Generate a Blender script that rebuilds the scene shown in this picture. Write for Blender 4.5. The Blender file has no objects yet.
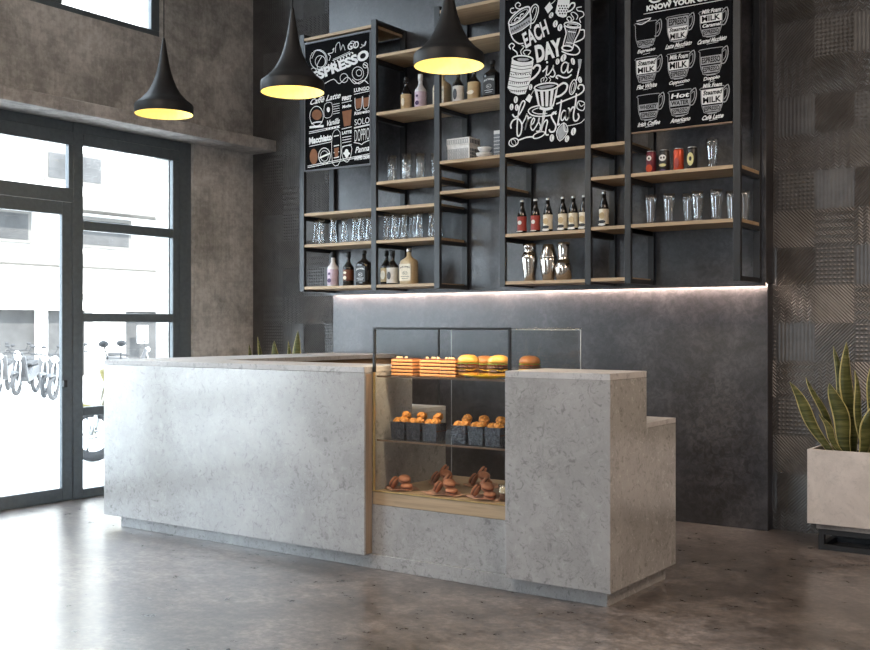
import bpy, bmesh, math, random
from mathutils import Vector, Matrix
random.seed(7)
PI = math.pi
C = bpy.context.scene.collection
SC = bpy.context.scene

# ------------------------------------------------------------------ camera
EYE = 1.32
FPX = 1064.5
cam_d = bpy.data.cameras.new('camera')
cam = bpy.data.objects.new('camera', cam_d)
C.objects.link(cam)
cam.location = (0, 0, EYE)
cam.rotation_euler = (PI / 2, 0, math.atan2(.5749, .8182))
cam_d.sensor_width = 36
cam_d.lens = FPX / 870 * 36
cam_d.shift_y = 1.5 / 870
cam_d.clip_end = 300
SC.camera = cam

# ------------------------------------------------------------------ world, sun, added room fill, exposure
w = bpy.data.worlds.new('sky')
SC.world = w
w.use_nodes = True
bg = w.node_tree.nodes['Background']
bg.inputs[0].default_value = (.76, .88, 1.0, 1)
bg.inputs[1].default_value = 10.0
sun_d = bpy.data.lights.new('sun', 'SUN')
sun_d.energy = 15
sun_d.angle = .02
sun_d.color = (1, .96, .9)
sun = bpy.data.objects.new('sun', sun_d)
C.objects.link(sun)
sun.rotation_euler = Vector((-.75, .12, -.65)).to_track_quat('-Z', 'Y').to_euler()


def area(name, loc, direction, sx, sy, power, color, portal=False):
    d = bpy.data.lights.new(name, 'AREA')
    d.shape = 'RECTANGLE'
    d.size, d.size_y, d.energy, d.color = sx, sy, power, color
    if portal:
        d.cycles.is_portal = True
    o = bpy.data.objects.new(name, d)
    C.objects.link(o)
    o.location = loc
    o.rotation_euler = Vector(direction).to_track_quat('-Z', 'Z').to_euler()
    return o


area('window_portal', (-7.2, 3.75, 1.44), (1, 0, 0), 5.1, 2.95, 1, (1, 1, 1), True)
area('upper_window_portal', (-7.2, 3.65, 4.15), (1, 0, 0), 4.6, 1.0, 1, (1, 1, 1), True)
area('rear_fill_portal', (-1.3, -4.2, 1.6), (0, 1, 0), 2.2, 2.4, 1, (1, 1, 1), True)  # guides sampling through the added rear window
area('ceiling_fill', (1.0, 3.6, 4.55), (0, 0, -1), 2.0, 2.0, 190, (1, .78, .60))  # added warm fill for the right side, no fixture modelled
area('ceiling_fill', (-4.3, 1.8, 4.55), (0, 0, -1), 1.6, 1.6, 120, (1, .86, .72))  # second added fill, lifts the upper left wall
SC.view_settings.view_transform = 'Standard'
SC.view_settings.look = 'None'
SC.view_settings.exposure = 0.0
SC.view_settings.gamma = 1
SC.view_settings.use_curve_mapping = False
SC.cycles.max_bounces = 8
SC.cycles.transparent_max_bounces = 24
SC.cycles.sample_clamp_indirect = 4
SC.cycles.sample_clamp_direct = 12
SC.cycles.caustics_reflective = False
SC.cycles.caustics_refractive = False


# ------------------------------------------------------------------ materials
class NT:
    def __init__(s, name):
        s.m = bpy.data.materials.new(name)
        s.m.use_nodes = True
        s.t = s.m.node_tree
        s.b = s.t.nodes['Principled BSDF']
        s.out = s.t.nodes['Material Output']

    def n(s, typ, **kw):
        nd = s.t.nodes.new(typ)
        for k, v in kw.items():
            setattr(nd, k, v)
        return nd

    def l(s, a, b):
        s.t.links.new(a, b)

    def coord(s, scale=(1, 1, 1), rot=(0, 0, 0), obj=False):
        tc = s.n('ShaderNodeTexCoord')
        mp = s.n('ShaderNodeMapping')
        mp.inputs['Scale'].default_value = scale
        mp.inputs['Rotation'].default_value = rot
        s.l(tc.outputs['Object'], mp.inputs[0])
        return mp.outputs[0]

    def noise(s, co, scale, detail=6, rough=.6, dist=0):
        nd = s.n('ShaderNodeTexNoise')
        nd.inputs['Scale'].default_value = scale
        nd.inputs['Detail'].default_value = detail
        nd.inputs['Roughness'].default_value = rough
        nd.inputs['Distortion'].default_value = dist
        s.l(co, nd.inputs['Vector'])
        return nd.outputs['Fac']

    def ramp(s, fac, stops):
        r = s.n('ShaderNodeValToRGB')
        e = r.color_ramp.elements
        while len(e) < len(stops):
            e.new(.5)
        for k, (p, c) in enumerate(stops):
            e[k].position = p
            e[k].color = (c, c, c, 1) if isinstance(c, (int, float)) else (*c, 1)
        s.l(fac, r.inputs[0])
        return r.outputs[0]

    def math(s, op, a, b=None, c=None):
        nd = s.n('ShaderNodeMath', operation=op)
        for k, v in enumerate((a, b, c)):
            if v is None:
                continue
            if isinstance(v, (int, float)):
                nd.inputs[k].default_value = v
            else:
                s.l(v, nd.inputs[k])
        return nd.outputs[0]

    def mix(s, fac, a, b, mode='MIX'):
        nd = s.n('ShaderNodeMix', data_type='RGBA', blend_type=mode)
        for v, i in ((fac, 0), (a, 6), (b, 7)):
            if isinstance(v, (int, float)):
                nd.inputs[i].default_value = v
            elif isinstance(v, tuple):
                nd.inputs[i].default_value = (*v, 1)
            else:
                s.l(v, nd.inputs[i])
        return nd.outputs[2]

    def bump(s, h, strength=.3, dist=.01):
        nd = s.n('ShaderNodeBump')
        nd.inputs['Strength'].default_value = strength
        nd.inputs['Distance'].default_value = dist
        s.l(h, nd.inputs['Height'])
        s.l(nd.outputs[0], s.b.inputs['Normal'])

    def set(s, **kw):
        for k, v in kw.items():
            s.b.inputs[k.replace('_', ' ')].default_value = v


def plain(name, col, rough=.5, metal=0, spec=.5, var=.12, scale=30, coat=0):
    m = NT(name)
    c = m.coord()
    f = m.noise(c, scale, 3)
    lo = tuple(x * (1 - var) for x in col)
    hi = tuple(min(1, x * (1 + var)) for x in col)
    m.l(m.ramp(f, [(.3, lo), (.7, hi)]), m.b.inputs['Base Color'])
    m.set(Roughness=rough, Metallic=metal, Specular_IOR_Level=spec, Coat_Weight=coat)
    return m.m


def stone(name, base, dark, rough=.3, coat=.0, marks=1.0):
    m = NT(name)
    c = m.coord()
    f1 = m.noise(c, 3.2, 8, .68, .6)
    f2 = m.noise(c, 27, 8, .72, 1.0)
    col = m.ramp(f1, [(.41, tuple(x * .90 for x in base)), (.51, base), (.6, tuple(min(1, x * 1.08) for x in base))])
    spots = m.ramp(f2, [(.37, 1), (.455, 0)])
    veins = m.ramp(m.math('ABSOLUTE', m.math('SUBTRACT', m.noise(c, 12, 9, .74, 1.2), .5)), [(.0, .55), (.016, 0)])
    msk = m.ramp(m.noise(c, 4.2, 3), [(.44, 0), (.56, 1)])
    v2 = m.math('MULTIPLY', veins, msk)
    k = m.math('MULTIPLY', m.math('MAXIMUM', m.math('MULTIPLY', spots, .6), v2), marks)
    m.l(m.mix(k, col, dark), m.b.inputs['Base Color'])
    m.l(m.ramp(f2, [(.3, rough * .8), (.7, rough * 1.25)]), m.b.inputs['Roughness'])
    m.bump(f2, .06, .004)
    m.set(Specular_IOR_Level=.5, Coat_Weight=coat, Coat_Roughness=.16)
    return m.m


def concrete(name, base, rough=.75, stretch=(1, 1, 1)):
    m = NT(name)
    c = m.coord(stretch)
    f1 = m.noise(c, 1.5, 8, .65, .4)
    f2 = m.noise(c, 16, 7, .7)
    fv = m.noise(m.coord((14, 14, .8)), 3, 5, .7)
    fh = m.noise(m.coord((.6, .6, 9)), 3, 5, .7)
    a = m.ramp(f1, [(.4, tuple(x * .70 for x in base)), (.5, base), (.61, tuple(x * 1.22 for x in base))])
    b = m.mix(.5, a, m.ramp(f2, [(.42, .36), (.58, .64)]), 'OVERLAY')
    b = m.mix(.4, b, m.ramp(fv, [(.35, .4), (.7, .62)]), 'OVERLAY')
    b = m.mix(.35, b, m.ramp(fh, [(.35, .4), (.7, .62)]), 'OVERLAY')
    m.l(b, m.b.inputs['Base Color'])
    m.set(Roughness=rough, Specular_IOR_Level=.3)
    m.bump(m.math('ADD', f2, m.math('MULTIPLY', fv, .5)), .25, .006)
    return m.m


def wood(name, base, rough=.5, axis='X'):
    m = NT(name)
    sc = {'X': (1.2, 22, 22), 'Y': (22, 1.2, 22), 'Z': (22, 22, 1.2)}[axis]
    c = m.coord(sc)
    f = m.noise(c, 2.2, 6, .6, .8)
    m.l(m.ramp(f, [(.3, tuple(x * .72 for x in base)), (.55, base), (.75, tuple(min(1, x * 1.15) for x in base))]), m.b.inputs['Base Color'])
    m.set(Roughness=rough, Specular_IOR_Level=.35)
    m.bump(f, .1, .003)
    return m.m


def floor_mat():
    m = NT('stone_floor')
    c = m.coord()
    f1 = m.noise(c, .9, 9, .66)
    f2 = m.noise(m.coord((1.0, 1.35, 1), (0, 0, .6)), 7.5, 9, .74)
    f3 = m.noise(c, 30, 6, .72)
    a = m.ramp(f1, [(.41, (.070, .058, .052)), (.5, (.115, .097, .088)), (.6, (.175, .152, .14))])
    b = m.mix(.75, a, m.ramp(f2, [(.42, .26), (.5, .5), (.58, .76)]), 'OVERLAY')
    b = m.mix(.5, b, m.ramp(f3, [(.42, .24), (.58, .78)]), 'OVERLAY')
    m.l(b, m.b.inputs['Base Color'])
    m.l(m.ramp(f2, [(.3, .26), (.7, .34)]), m.b.inputs['Roughness'])
    m.set(Specular_IOR_Level=1.0, Coat_Weight=.15, Coat_Roughness=.2)
    m.bump(m.math('ADD', f2, m.math('MULTIPLY', f3, .4)), .05, .003)
    return m.m


def tile_mat():
    m = NT('relief_tile')
    f = m.noise(m.coord(), 9, 6, .65)
    m.l(m.ramp(f, [(.4, (.050, .045, .042)), (.6, (.078, .071, .067))]), m.b.inputs['Base Color'])
    m.set(Roughness=.38, Specular_IOR_Level=.8)
    return m.m


def panel_mat():
    m = NT('dark_stone_panel')
    c = m.coord()
    f1 = m.noise(c, 2.2, 8, .66, .6)
    f2 = m.noise(c, 26, 8, .72, .8)
    a = m.ramp(f1, [(.41, (.022, .021, .024)), (.5, (.034, .032, .036)), (.6, (.052, .050, .055))])
    b = m.mix(.7, a, m.ramp(f2, [(.42, .28), (.5, .5), (.58, .78)]), 'OVERLAY')
    m.l(b, m.b.inputs['Base Color'])
    m.l(m.ramp(f2, [(.3, .30), (.7, .44)]), m.b.inputs['Roughness'])
    m.set(Specular_IOR_Level=.85)
    m.bump(f2, .2, .003)
    return m.m


def glass(name, tint=(.97, .985, .98), ior=1.45, boost=1.0, rough=0.0):
    m = NT(name)
    tr = m.n('ShaderNodeBsdfTransparent')
    tr.inputs[0].default_value = (*tint, 1)
    gl = m.n('ShaderNodeBsdfGlossy')
    gl.inputs['Roughness'].default_value = rough
    lw = m.n('ShaderNodeLayerWeight')
    lw.inputs[0].default_value = .5
    r0 = ((ior - 1) / (ior + 1)) ** 2 * boost
    fac = m.math('MULTIPLY_ADD', m.math('POWER', lw.outputs['Facing'], 4.0), min(1, .9 * boost) - r0, r0)
    mx = m.n('ShaderNodeMixShader')
    m.l(fac, mx.inputs[0])
    m.l(tr.outputs[0], mx.inputs[1])
    m.l(gl.outputs[0], mx.inputs[2])
    m.l(mx.outputs[0], m.out.inputs[0])
    return m.m


def emit(name, col, s):
    m = NT(name)
    m.set(Base_Color=(*col, 1), Emission_Color=(*col, 1), Emission_Strength=s)
    return m.m


def leaf_mat():
    m = NT('snake_plant_leaf')
    c = m.coord((1, 1, 1))
    f = m.noise(m.coord((2, 2, 26)), 1.6, 5, .6, 1.0)
    m.l(m.ramp(f, [(.35, (.030, .040, .012)), (.5, (.082, .090, .026)), (.68, (.18, .175, .065))]), m.b.inputs['Base Color'])
    m.set(Roughness=.42, Specular_IOR_Level=.4)
    return m.m


M = dict(
    floor=floor_mat(), tile=tile_mat(), panel=panel_mat(),
    wall=concrete('board_marked_concrete', (.47, .44, .41)),
    ledge=concrete('ledge_concrete', (.46, .43, .405)),
    ceil=concrete('ceiling_concrete', (.36, .35, .34)),
    stone=stone('grey_quartz', (.385, .376, .368), (.16, .155, .155), .24, .75),
    stonetop=stone('honed_quartz_top', (.50, .485, .48), (.2, .195, .19), .6, 0),
    planter=stone('planter_concrete', (.62, .57, .54), (.3, .28, .27), .55, 0, .45),
    oak=wood('pale_oak', (.46, .33, .205)),
    trim=wood('dull_oak_edge', (.33, .25, .185), axis='Z'),
    oakdark=wood('brown_oak', (.30, .19, .11), axis='Y'),
    steel=plain('black_steel', (.018, .019, .021), .42, 0, .5),
    frame=plain('anthracite_aluminium', (.10, .118, .13), .38, 0, .5),
    pane=glass('window_glass', (.97, .985, .985), 1.4),
    case=glass('case_glass', (.97, .98, .98), 1.35),
    ware=glass('drinking_glass', (.975, .985, .99), 1.5, 3.0, .04),
    lampblack=plain('matt_black_lacquer', (.009, .009, .010), .5, 0, .3),
    lampgold=plain('pale_yellow_lacquer', (.95, .76, .31), .5),
    bulb=emit('warm_bulb', (1, .78, .36), 1.6),
    led=emit('warm_led', (1, .76, .62), 135),
    caseled=emit('case_led', (1, .74, .42), 4.5),
    board=plain('blackboard', (.006, .006, .007), .9, 0, .06),
    chalk=plain('chalk_white', (.78, .78, .77), .8, 0, .1, .06),
    chalkgrey=plain('chalk_grey', (.36, .36, .37), .8, 0, .1),
    chalkbrown=plain('chalk_brown', (.22, .10, .055), .8, 0, .1),
    brass=plain('brushed_brass', (.62, .45, .2), .35, .6),
    edge=plain('brown_glass_edge', (.20, .13, .085), .3),
    darkglass=plain('dark_bottle_glass', (.012, .011, .011), .08, 0, .6),
    whitebottle=plain('white_bottle', (.72, .70, .72), .35),
    amber=plain('cream_bottle', (.52, .40, .24), .3),
    tan=plain('tan_label', (.50, .36, .19), .6),
    cream=plain('cream_label', (.72, .64, .50), .6),
    white=plain('white_label', (.78, .77, .74), .6),
    pink=plain('lilac_label', (.60, .48, .58), .6),
    red=plain('red_label', (.32, .04, .03), .5),
    black=plain('black_paint', (.014, .014, .015), .5),
    purple=plain('dark_purple_print', (.07, .03, .10), .6),
    chrome=plain('polished_steel', (.68, .65, .61), .16, 1, var=.03),
    cancrimson=plain('crimson_can', (.16, .025, .04), .35, .3),
    canred=plain('orange_red_can', (.55, .07, .025), .35, .3),
    candark=plain('black_can', (.03, .03, .03), .35, .3),
    canyellow=plain('pale_yellow_print', (.62, .56, .26), .5),
    tin=plain('aluminium', (.6, .6, .6), .3, 1),
    ceramic=plain('white_ceramic', (.72, .70, .67), .3),
    motif=plain('grey_motif', (.10, .11, .13), .6),
    sponge=plain('caramel_sponge', (.72, .33, .12), .7, var=.2, scale=90),
    choc=plain('chocolate_cream', (.13, .04, .018), .55),
    nut=plain('chopped_nut', (.75, .58, .36), .7),
    bun=plain('toasted_bun', (.70, .34, .07), .35, var=.25, scale=18, coat=.2),
    bunbrown=plain('brown_bun', (.42, .17, .055), .35, var=.2, scale=18, coat=.2),
    patty=plain('grilled_patty', (.085, .032, .018), .6, var=.4, scale=80),
    cheese=plain('yellow_cheese', (.85, .48, .05), .45),
    tomato=plain('tomato', (.55, .05, .025), .35),
    lettuce=plain('lettuce', (.20, .30, .05), .5),
    yellow=plain('yellow_plate', (.85, .52, .03), .35),
    bite=plain('golden_crust', (.66, .27, .05), .55, var=.45, scale=60),
    paper=plain('black_embossed_paper', (.055, .060, .075), .3, var=.6, scale=70),  # embossed paper; pale flecks put its highlights into the colour
    macaron=plain('brown_macaron', (.42, .17, .09), .6, var=.12, scale=40),
    ganache=plain('ganache', (.13, .045, .025), .5),
    kraft=plain('pink_brown_paper', (.62, .36, .25), .8),
    leaf=leaf_mat(), leafedge=plain('leaf_margin', (.52, .44, .18), .5),
    soil=plain('potting_soil', (.03, .022, .016), .95, var=.5, scale=80),
    facade=plain('facade_plaster', (.66, .64, .61), .9, var=.08, scale=2),
    facadeband=plain('facade_band', (.13, .122, .112), .9, var=.1, scale=2),
    shopdark=plain('shop_interior', (.046, .045, .045), .8, var=.35, scale=1.2),
    signred=plain('red_sign', (.15, .085, .08), .7),
    asphalt=plain('pale_street', (.72, .71, .69), .9, var=.06, scale=3),
    tyre=plain('tyre_rubber', (.03, .03, .032), .8),
    bikegrey=plain('grey_bike_paint', (.045, .045, .048), .35),
    bikepale=plain('pale_bike_paint', (.075, .074, .076), .35),
    bikeyellow=plain('yellow_bike_paint', (.16, .13, .03), .35),
)
def crag(name, scale, strength):
    t_ = M[name].node_tree
    v_ = t_.nodes.new('ShaderNodeTexVoronoi')
    v_.inputs['Scale'].default_value = scale
    c_ = t_.nodes.new('ShaderNodeTexCoord')
    b_ = t_.nodes.new('ShaderNodeBump')
    b_.inputs['Strength'].default_value = strength
    b_.inputs['Distance'].default_value = .012
    t_.links.new(c_.outputs['Object'], v_.inputs['Vector'])
    t_.links.new(v_.outputs['Distance'], b_.inputs['Height'])
    t_.links.new(b_.outputs[0], t_.nodes['Principled BSDF'].inputs['Normal'])


crag('bite', 55, 1.0)
crag('patty', 90, .8)
# embossed surface for the food boxes
_p = M['paper'].node_tree
_v = _p.nodes.new('ShaderNodeTexVoronoi')
_v.inputs['Scale'].default_value = 75
_tc = _p.nodes.new('ShaderNodeTexCoord')
_p.links.new(_tc.outputs['Object'], _v.inputs['Vector'])
_b = _p.nodes.new('ShaderNodeBump')
_b.inputs['Strength'].default_value = .9
_b.inputs['Distance'].default_value = .006
_p.links.new(_v.outputs['Distance'], _b.inputs['Height'])
_p.links.new(_b.outputs[0], _p.nodes['Principled BSDF'].inputs['Normal'])


# ------------------------------------------------------------------ mesh helpers
def world_base(o):
    v = Vector((0, 0, 0))
    while o is not None:
        v += o.location
        o = o.parent
    return v


class MB:
    def __init__(s):
        s.v, s.f, s.mi, s.sm = [], [], [], []

    def add(s, vs, fs, mi=0, smooth=False):
        b = len(s.v)
        s.v += [tuple(p) for p in vs]
        for f in fs:
            s.f.append([b + i for i in f])
            s.mi.append(mi)
            s.sm.append(smooth)
        return s

    def box(s, x0, x1, y0, y1, z0, z1, mi=0):
        vs = [(x, y, z) for x in (x0, x1) for y in (y0, y1) for z in (z0, z1)]
        return s.add(vs, [(0, 1, 3, 2), (4, 6, 7, 5), (0, 4, 5, 1), (2, 3, 7, 6), (0, 2, 6, 4), (1, 5, 7, 3)], mi)

    def lathe(s, prof, c=(0, 0, 0), seg=24, mi=0, smooth=True, sy=1.0):
        vs, fs = [], []
        n = len(prof)
        for k in range(seg):
            a = 2 * PI * k / seg
            for r, z in prof:
                vs.append((c[0] + r * math.cos(a), c[1] + sy * r * math.sin(a), c[2] + z))
        for k in range(seg):
            q = (k + 1) % seg
            for j in range(n - 1):
                fs.append((k * n + j, q * n + j, q * n + j + 1, k * n + j + 1))
        if prof[0][0] > 1e-6:
            fs.append([k * n for k in range(seg)][::-1])
        if prof[-1][0] > 1e-6:
            fs.append([k * n + n - 1 for k in range(seg)])
        return s.add(vs, fs, mi, smooth)

    def shell(s, prof, th, c=(0, 0, 0), seg=24, mi=0):
        """open vessel: outside profile, then the same profile thinner going back down"""
        inner = [(max(r - th, .0005), z) for r, z in reversed(prof)]
        inner[-1] = (inner[-1][0], inner[-1][1] + th * 2)
        p = prof + inner
        return s.lathe(p, c, seg, mi)

    def tube(s, pts, r, seg=8, mi=0, smooth=True):
        pts = [Vector(p) for p in pts]
        n = len(pts)
        vs, fs = [], []
        up0 = Vector((0, 0, 1))
        for i, p in enumerate(pts):
            t = (pts[min(i + 1, n - 1)] - pts[max(i - 1, 0)]).normalized()
            up = up0 if abs(t.dot(up0)) < .95 else Vector((1, 0, 0))
            a = t.cross(up).normalized()
            b = a.cross(t)
            rr = r[i] if isinstance(r, (list, tuple)) else r
            for k in range(seg):
                g = 2 * PI * k / seg
                vs.append(p + a * rr * math.cos(g) + b * rr * math.sin(g))
        for i in range(n - 1):
            for k in range(seg):
                q = (k + 1) % seg
                fs.append((i * seg + k, i * seg + q, (i + 1) * seg + q, (i + 1) * seg + k))
        fs.append(list(range(seg))[::-1])
        fs.append([(n - 1) * seg + k for k in range(seg)])
        return s.add(vs, fs, mi, smooth)

    def ball(s, c, rx, ry=None, rz=None, seg=16, rings=10, mi=0, wob=0):
        ry, rz = ry or rx, rz or rx
        prof = []
        b = len(s.v)
        vs, fs = [(c[0], c[1], c[2] - rz)], []
        for j in range(1, rings):
            t = -PI / 2 + PI * j / rings
            for k in range(seg):
                a = 2 * PI * k / seg
                q = 1 + (random.uniform(-wob, wob) if wob else 0)
                vs.append((c[0] + q * rx * math.cos(t) * math.cos(a), c[1] + q * ry * math.cos(t) * math.sin(a), c[2] + q * rz * math.sin(t)))
        vs.append((c[0], c[1], c[2] + rz))
        for k in range(seg):
            q = (k + 1) % seg
            fs.append((0, 1 + q, 1 + k))
            for j in range(rings - 2):
                fs.append((1 + j * seg + k, 1 + j * seg + q, 1 + (j + 1) * seg + q, 1 + (j + 1) * seg + k))
            fs.append((1 + (rings - 2) * seg + k, 1 + (rings - 2) * seg + q, len(vs) - 1))
        return s.add(vs, fs, mi, True)

    def torus(s, c, R, r, axis='Y', seg=28, sec=8, mi=0):
        vs, fs = [], []
        for i in range(seg):
            a = 2 * PI * i / seg
            for k in range(sec):
                g = 2 * PI * k / sec
                rr = R + r * math.cos(g)
                p = (rr * math.cos(a), r * math.sin(g), rr * math.sin(a))
                if axis == 'Z':
                    p = (p[0], p[2], p[1])
                if axis == 'X':
                    p = (p[1], p[0], p[2])
                vs.append((c[0] + p[0], c[1] + p[1], c[2] + p[2]))
        for i in range(seg):
            for k in range(sec):
                i2, k2 = (i + 1) % seg, (k + 1) % sec
                fs.append((i * sec + k, i2 * sec + k, i2 * sec + k2, i * sec + k2))
        return s.add(vs, fs, mi, True)

    def plate(s, poly, y0, y1, mi=0):
        """a flat shape given in (x, z), as thick as y0..y1"""
        n = len(poly)
        vs = [(x, y0, z) for x, z in poly] + [(x, y1, z) for x, z in poly]
        fs = [list(range(n)), list(range(2 * n - 1, n - 1, -1))]
        fs += [(i, i + n, (i + 1) % n + n, (i + 1) % n) for i in range(n)]
        return s.add(vs, fs, mi)

    def stroke(s, pts, wd, y0, y1, mi=0, closed=False, smooth=3):
        """a painted line: ribbon along a smoothed polyline in (x, z)"""
        P = [Vector(p) for p in pts]
        if smooth and len(P) > 2:
            Q = []
            n = len(P)
            rng = range(n if closed else n - 1)
            for i in rng:
                p0 = P[(i - 1) % n] if closed or i > 0 else P[0]
                p1, p2 = P[i], P[(i + 1) % n]
                p3 = P[(i + 2) % n] if closed or i + 2 < n else P[-1]
                for t in range(smooth):
                    t /= smooth
                    Q.append(.5 * ((2 * p1) + (p2 - p0) * t + (2 * p0 - 5 * p1 + 4 * p2 - p3) * t * t + (3 * p1 - p0 - 3 * p2 + p3) * t ** 3))
            if not closed:
                Q.append(P[-1])
            P = Q
        n = len(P)
        vs, fs = [], []
        for i in range(n):
            a = P[(i - 1) % n] if closed or i > 0 else P[i]
            b = P[(i + 1) % n] if closed or i < n - 1 else P[i]
            t = b - a
            t = t.normalized() if t.length > 1e-9 else Vector((1, 0))
            nn = Vector((-t.y, t.x)) * wd / 2
            for q in (P[i] + nn, P[i] - nn):
                vs.append((q.x, y0, q.y))
                vs.append((q.x, y1, q.y))
        for i in range(n if closed else n - 1):
            a, b = i * 4, ((i + 1) % n) * 4
            fs.append((a, a + 2, b + 2, b))
            if y1 - y0 > .004:
                fs += [(a + 1, b + 1, b + 3, a + 3), (a, b, b + 1, a + 1), (a + 2, a + 3, b + 3, b + 2)]
        return s.add(vs, fs, mi)

    def build(s, name, mats, parent=None, world=False, bevel=0, fix=True, rot=None, loc=None, seg=2):
        me = bpy.data.meshes.new(name)
        base = world_base(parent) if (world and parent) else Vector((0, 0, 0))
        vs = s.v
        if rot is not None:
            vs = [rot @ Vector(p) for p in vs]
        if loc is not None:
            vs = [Vector(p) + Vector(loc) for p in vs]
        me.from_pydata([Vector(p) - base for p in vs], [], s.f)
        for mm in (mats if isinstance(mats, (list, tuple)) else [mats]):
            me.materials.append(mm)
        me.polygons.foreach_set('material_index', s.mi)
        me.polygons.foreach_set('use_smooth', s.sm)
        if fix:
            bm = bmesh.new()
            bm.from_mesh(me)
            bmesh.ops.recalc_face_normals(bm, faces=bm.faces)
            bm.to_mesh(me)
            bm.free()
        me.update()
        o = bpy.data.objects.new(name, me)
        C.objects.link(o)
        if parent:
            o.parent = parent
        if bevel:
            b = o.modifiers.new('bevel', 'BEVEL')
            b.width = bevel
            b.segments = seg
            b.limit_method = 'ANGLE'
        return o


def tag(o, label, cat, group=None, kind=None):
    if label:
        o['label'] = label
    if cat:
        o['category'] = cat
    if group:
        o['group'] = group
    if kind:
        o['kind'] = kind
    return o


def thing(name, label, cat, loc=(0, 0, 0), rz=0, group=None, kind=None):
    o = bpy.data.objects.new(name, None)
    o.empty_display_size = .1
    C.objects.link(o)
    o.location = loc
    o.rotation_euler = (0, 0, rz)
    return tag(o, label, cat, group, kind)


def dup(root, loc, rz=0, label=None, group=None, rot=None):
    def cp(o, parent):
        c = o.copy()
        C.objects.link(c)
        if parent:
            c.parent = parent
        for ch in list(o.children):
            cp(ch, c)
        return c
    r = cp(root, None)
    r.location = loc
    r.rotation_euler = rot if rot else (0, 0, rz)
    if label:
        r['label'] = label
    if group:
        r['group'] = group
    return r


def structure(name, mb, mat, label=None, bevel=0, parent=None, **kw):
    o = mb.build(name, mat, parent, bevel=bevel, **kw)
    if parent is None:
        o['kind'] = 'structure'
        if label:
            o['label'] = label
    return o


CS, SN = .8182, .5749
FWD, RGT = Vector((-SN, CS, 0)), Vector((CS, SN, 0))


def on_y(Y, px, py):
    """(x, z) of the point of the upright plane at depth Y that a photo measurement falls on"""
    d = FWD + RGT * ((px - 435) / FPX) + Vector((0, 0, 1)) * ((326.5 - py) / FPX)
    t = Y / d.y
    return (d.x * t, EYE + d.z * t)


_dg = None


def text_mesh(s, bold=0.0):
    cu = bpy.data.curves.new('t', 'FONT')
    cu.body = s
    cu.size = 1
    cu.offset = bold
    cu.resolution_u = 3
    o = bpy.data.objects.new('t', cu)
    C.objects.link(o)
    dg = bpy.context.evaluated_depsgraph_get()
    me = bpy.data.meshes.new_from_object(o.evaluated_get(dg))
    vs = [(v.co.x, v.co.y) for v in me.vertices]
    fs = [list(p.vertices) for p in me.polygons]
    bpy.data.objects.remove(o)
    bpy.data.curves.remove(cu)
    bpy.data.meshes.remove(me)
    x0, x1 = min(v[0] for v in vs), max(v[0] for v in vs)
    y0, y1 = min(v[1] for v in vs), max(v[1] for v in vs)
    return [((a - x0) / (x1 - x0), (b - y0) / (y1 - y0)) for a, b in vs], fs


def write(mb, s, bl, br, tl, y, mi=0, bold=0.02, shear=0.0, arc=0.0):
    """letters fitted into the parallelogram bl, br, tl (x, z) on the plane y"""
    vs, fs = text_mesh(s, bold)
    bl, ex, ez = Vector(bl), Vector(br) - Vector(bl), Vector(tl) - Vector(bl)
    out = []
    for a, b in vs:
        p = bl + ex * (a + shear * b) + ez * (b + arc * 4 * a * (1 - a))
        out.append((p.x, y, p.y))
    mb.add(out, fs, mi)


def ell(c, rx, rz, n=20, rot=0):
    ca, sa = math.cos(rot), math.sin(rot)
    return [(c[0] + rx * math.cos(2 * PI * k / n) * ca - rz * math.sin(2 * PI * k / n) * sa,
             c[1] + rx * math.cos(2 * PI * k / n) * sa + rz * math.sin(2 * PI * k / n) * ca) for k in range(n)]


# ------------------------------------------------------------------ room shell
WX, WY, CZ = -6.90, 6.95, 4.62
structure('floor', MB().box(-7.15, 3.0, -4.4, 7.2, -.1, 0), M['floor'], 'mottled brown grey polished stone floor')
structure('ceiling', MB().box(-7.15, 3.0, -4.4, 7.2, CZ, CZ + .15), M['ceil'], 'concrete ceiling above the bar')


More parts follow.
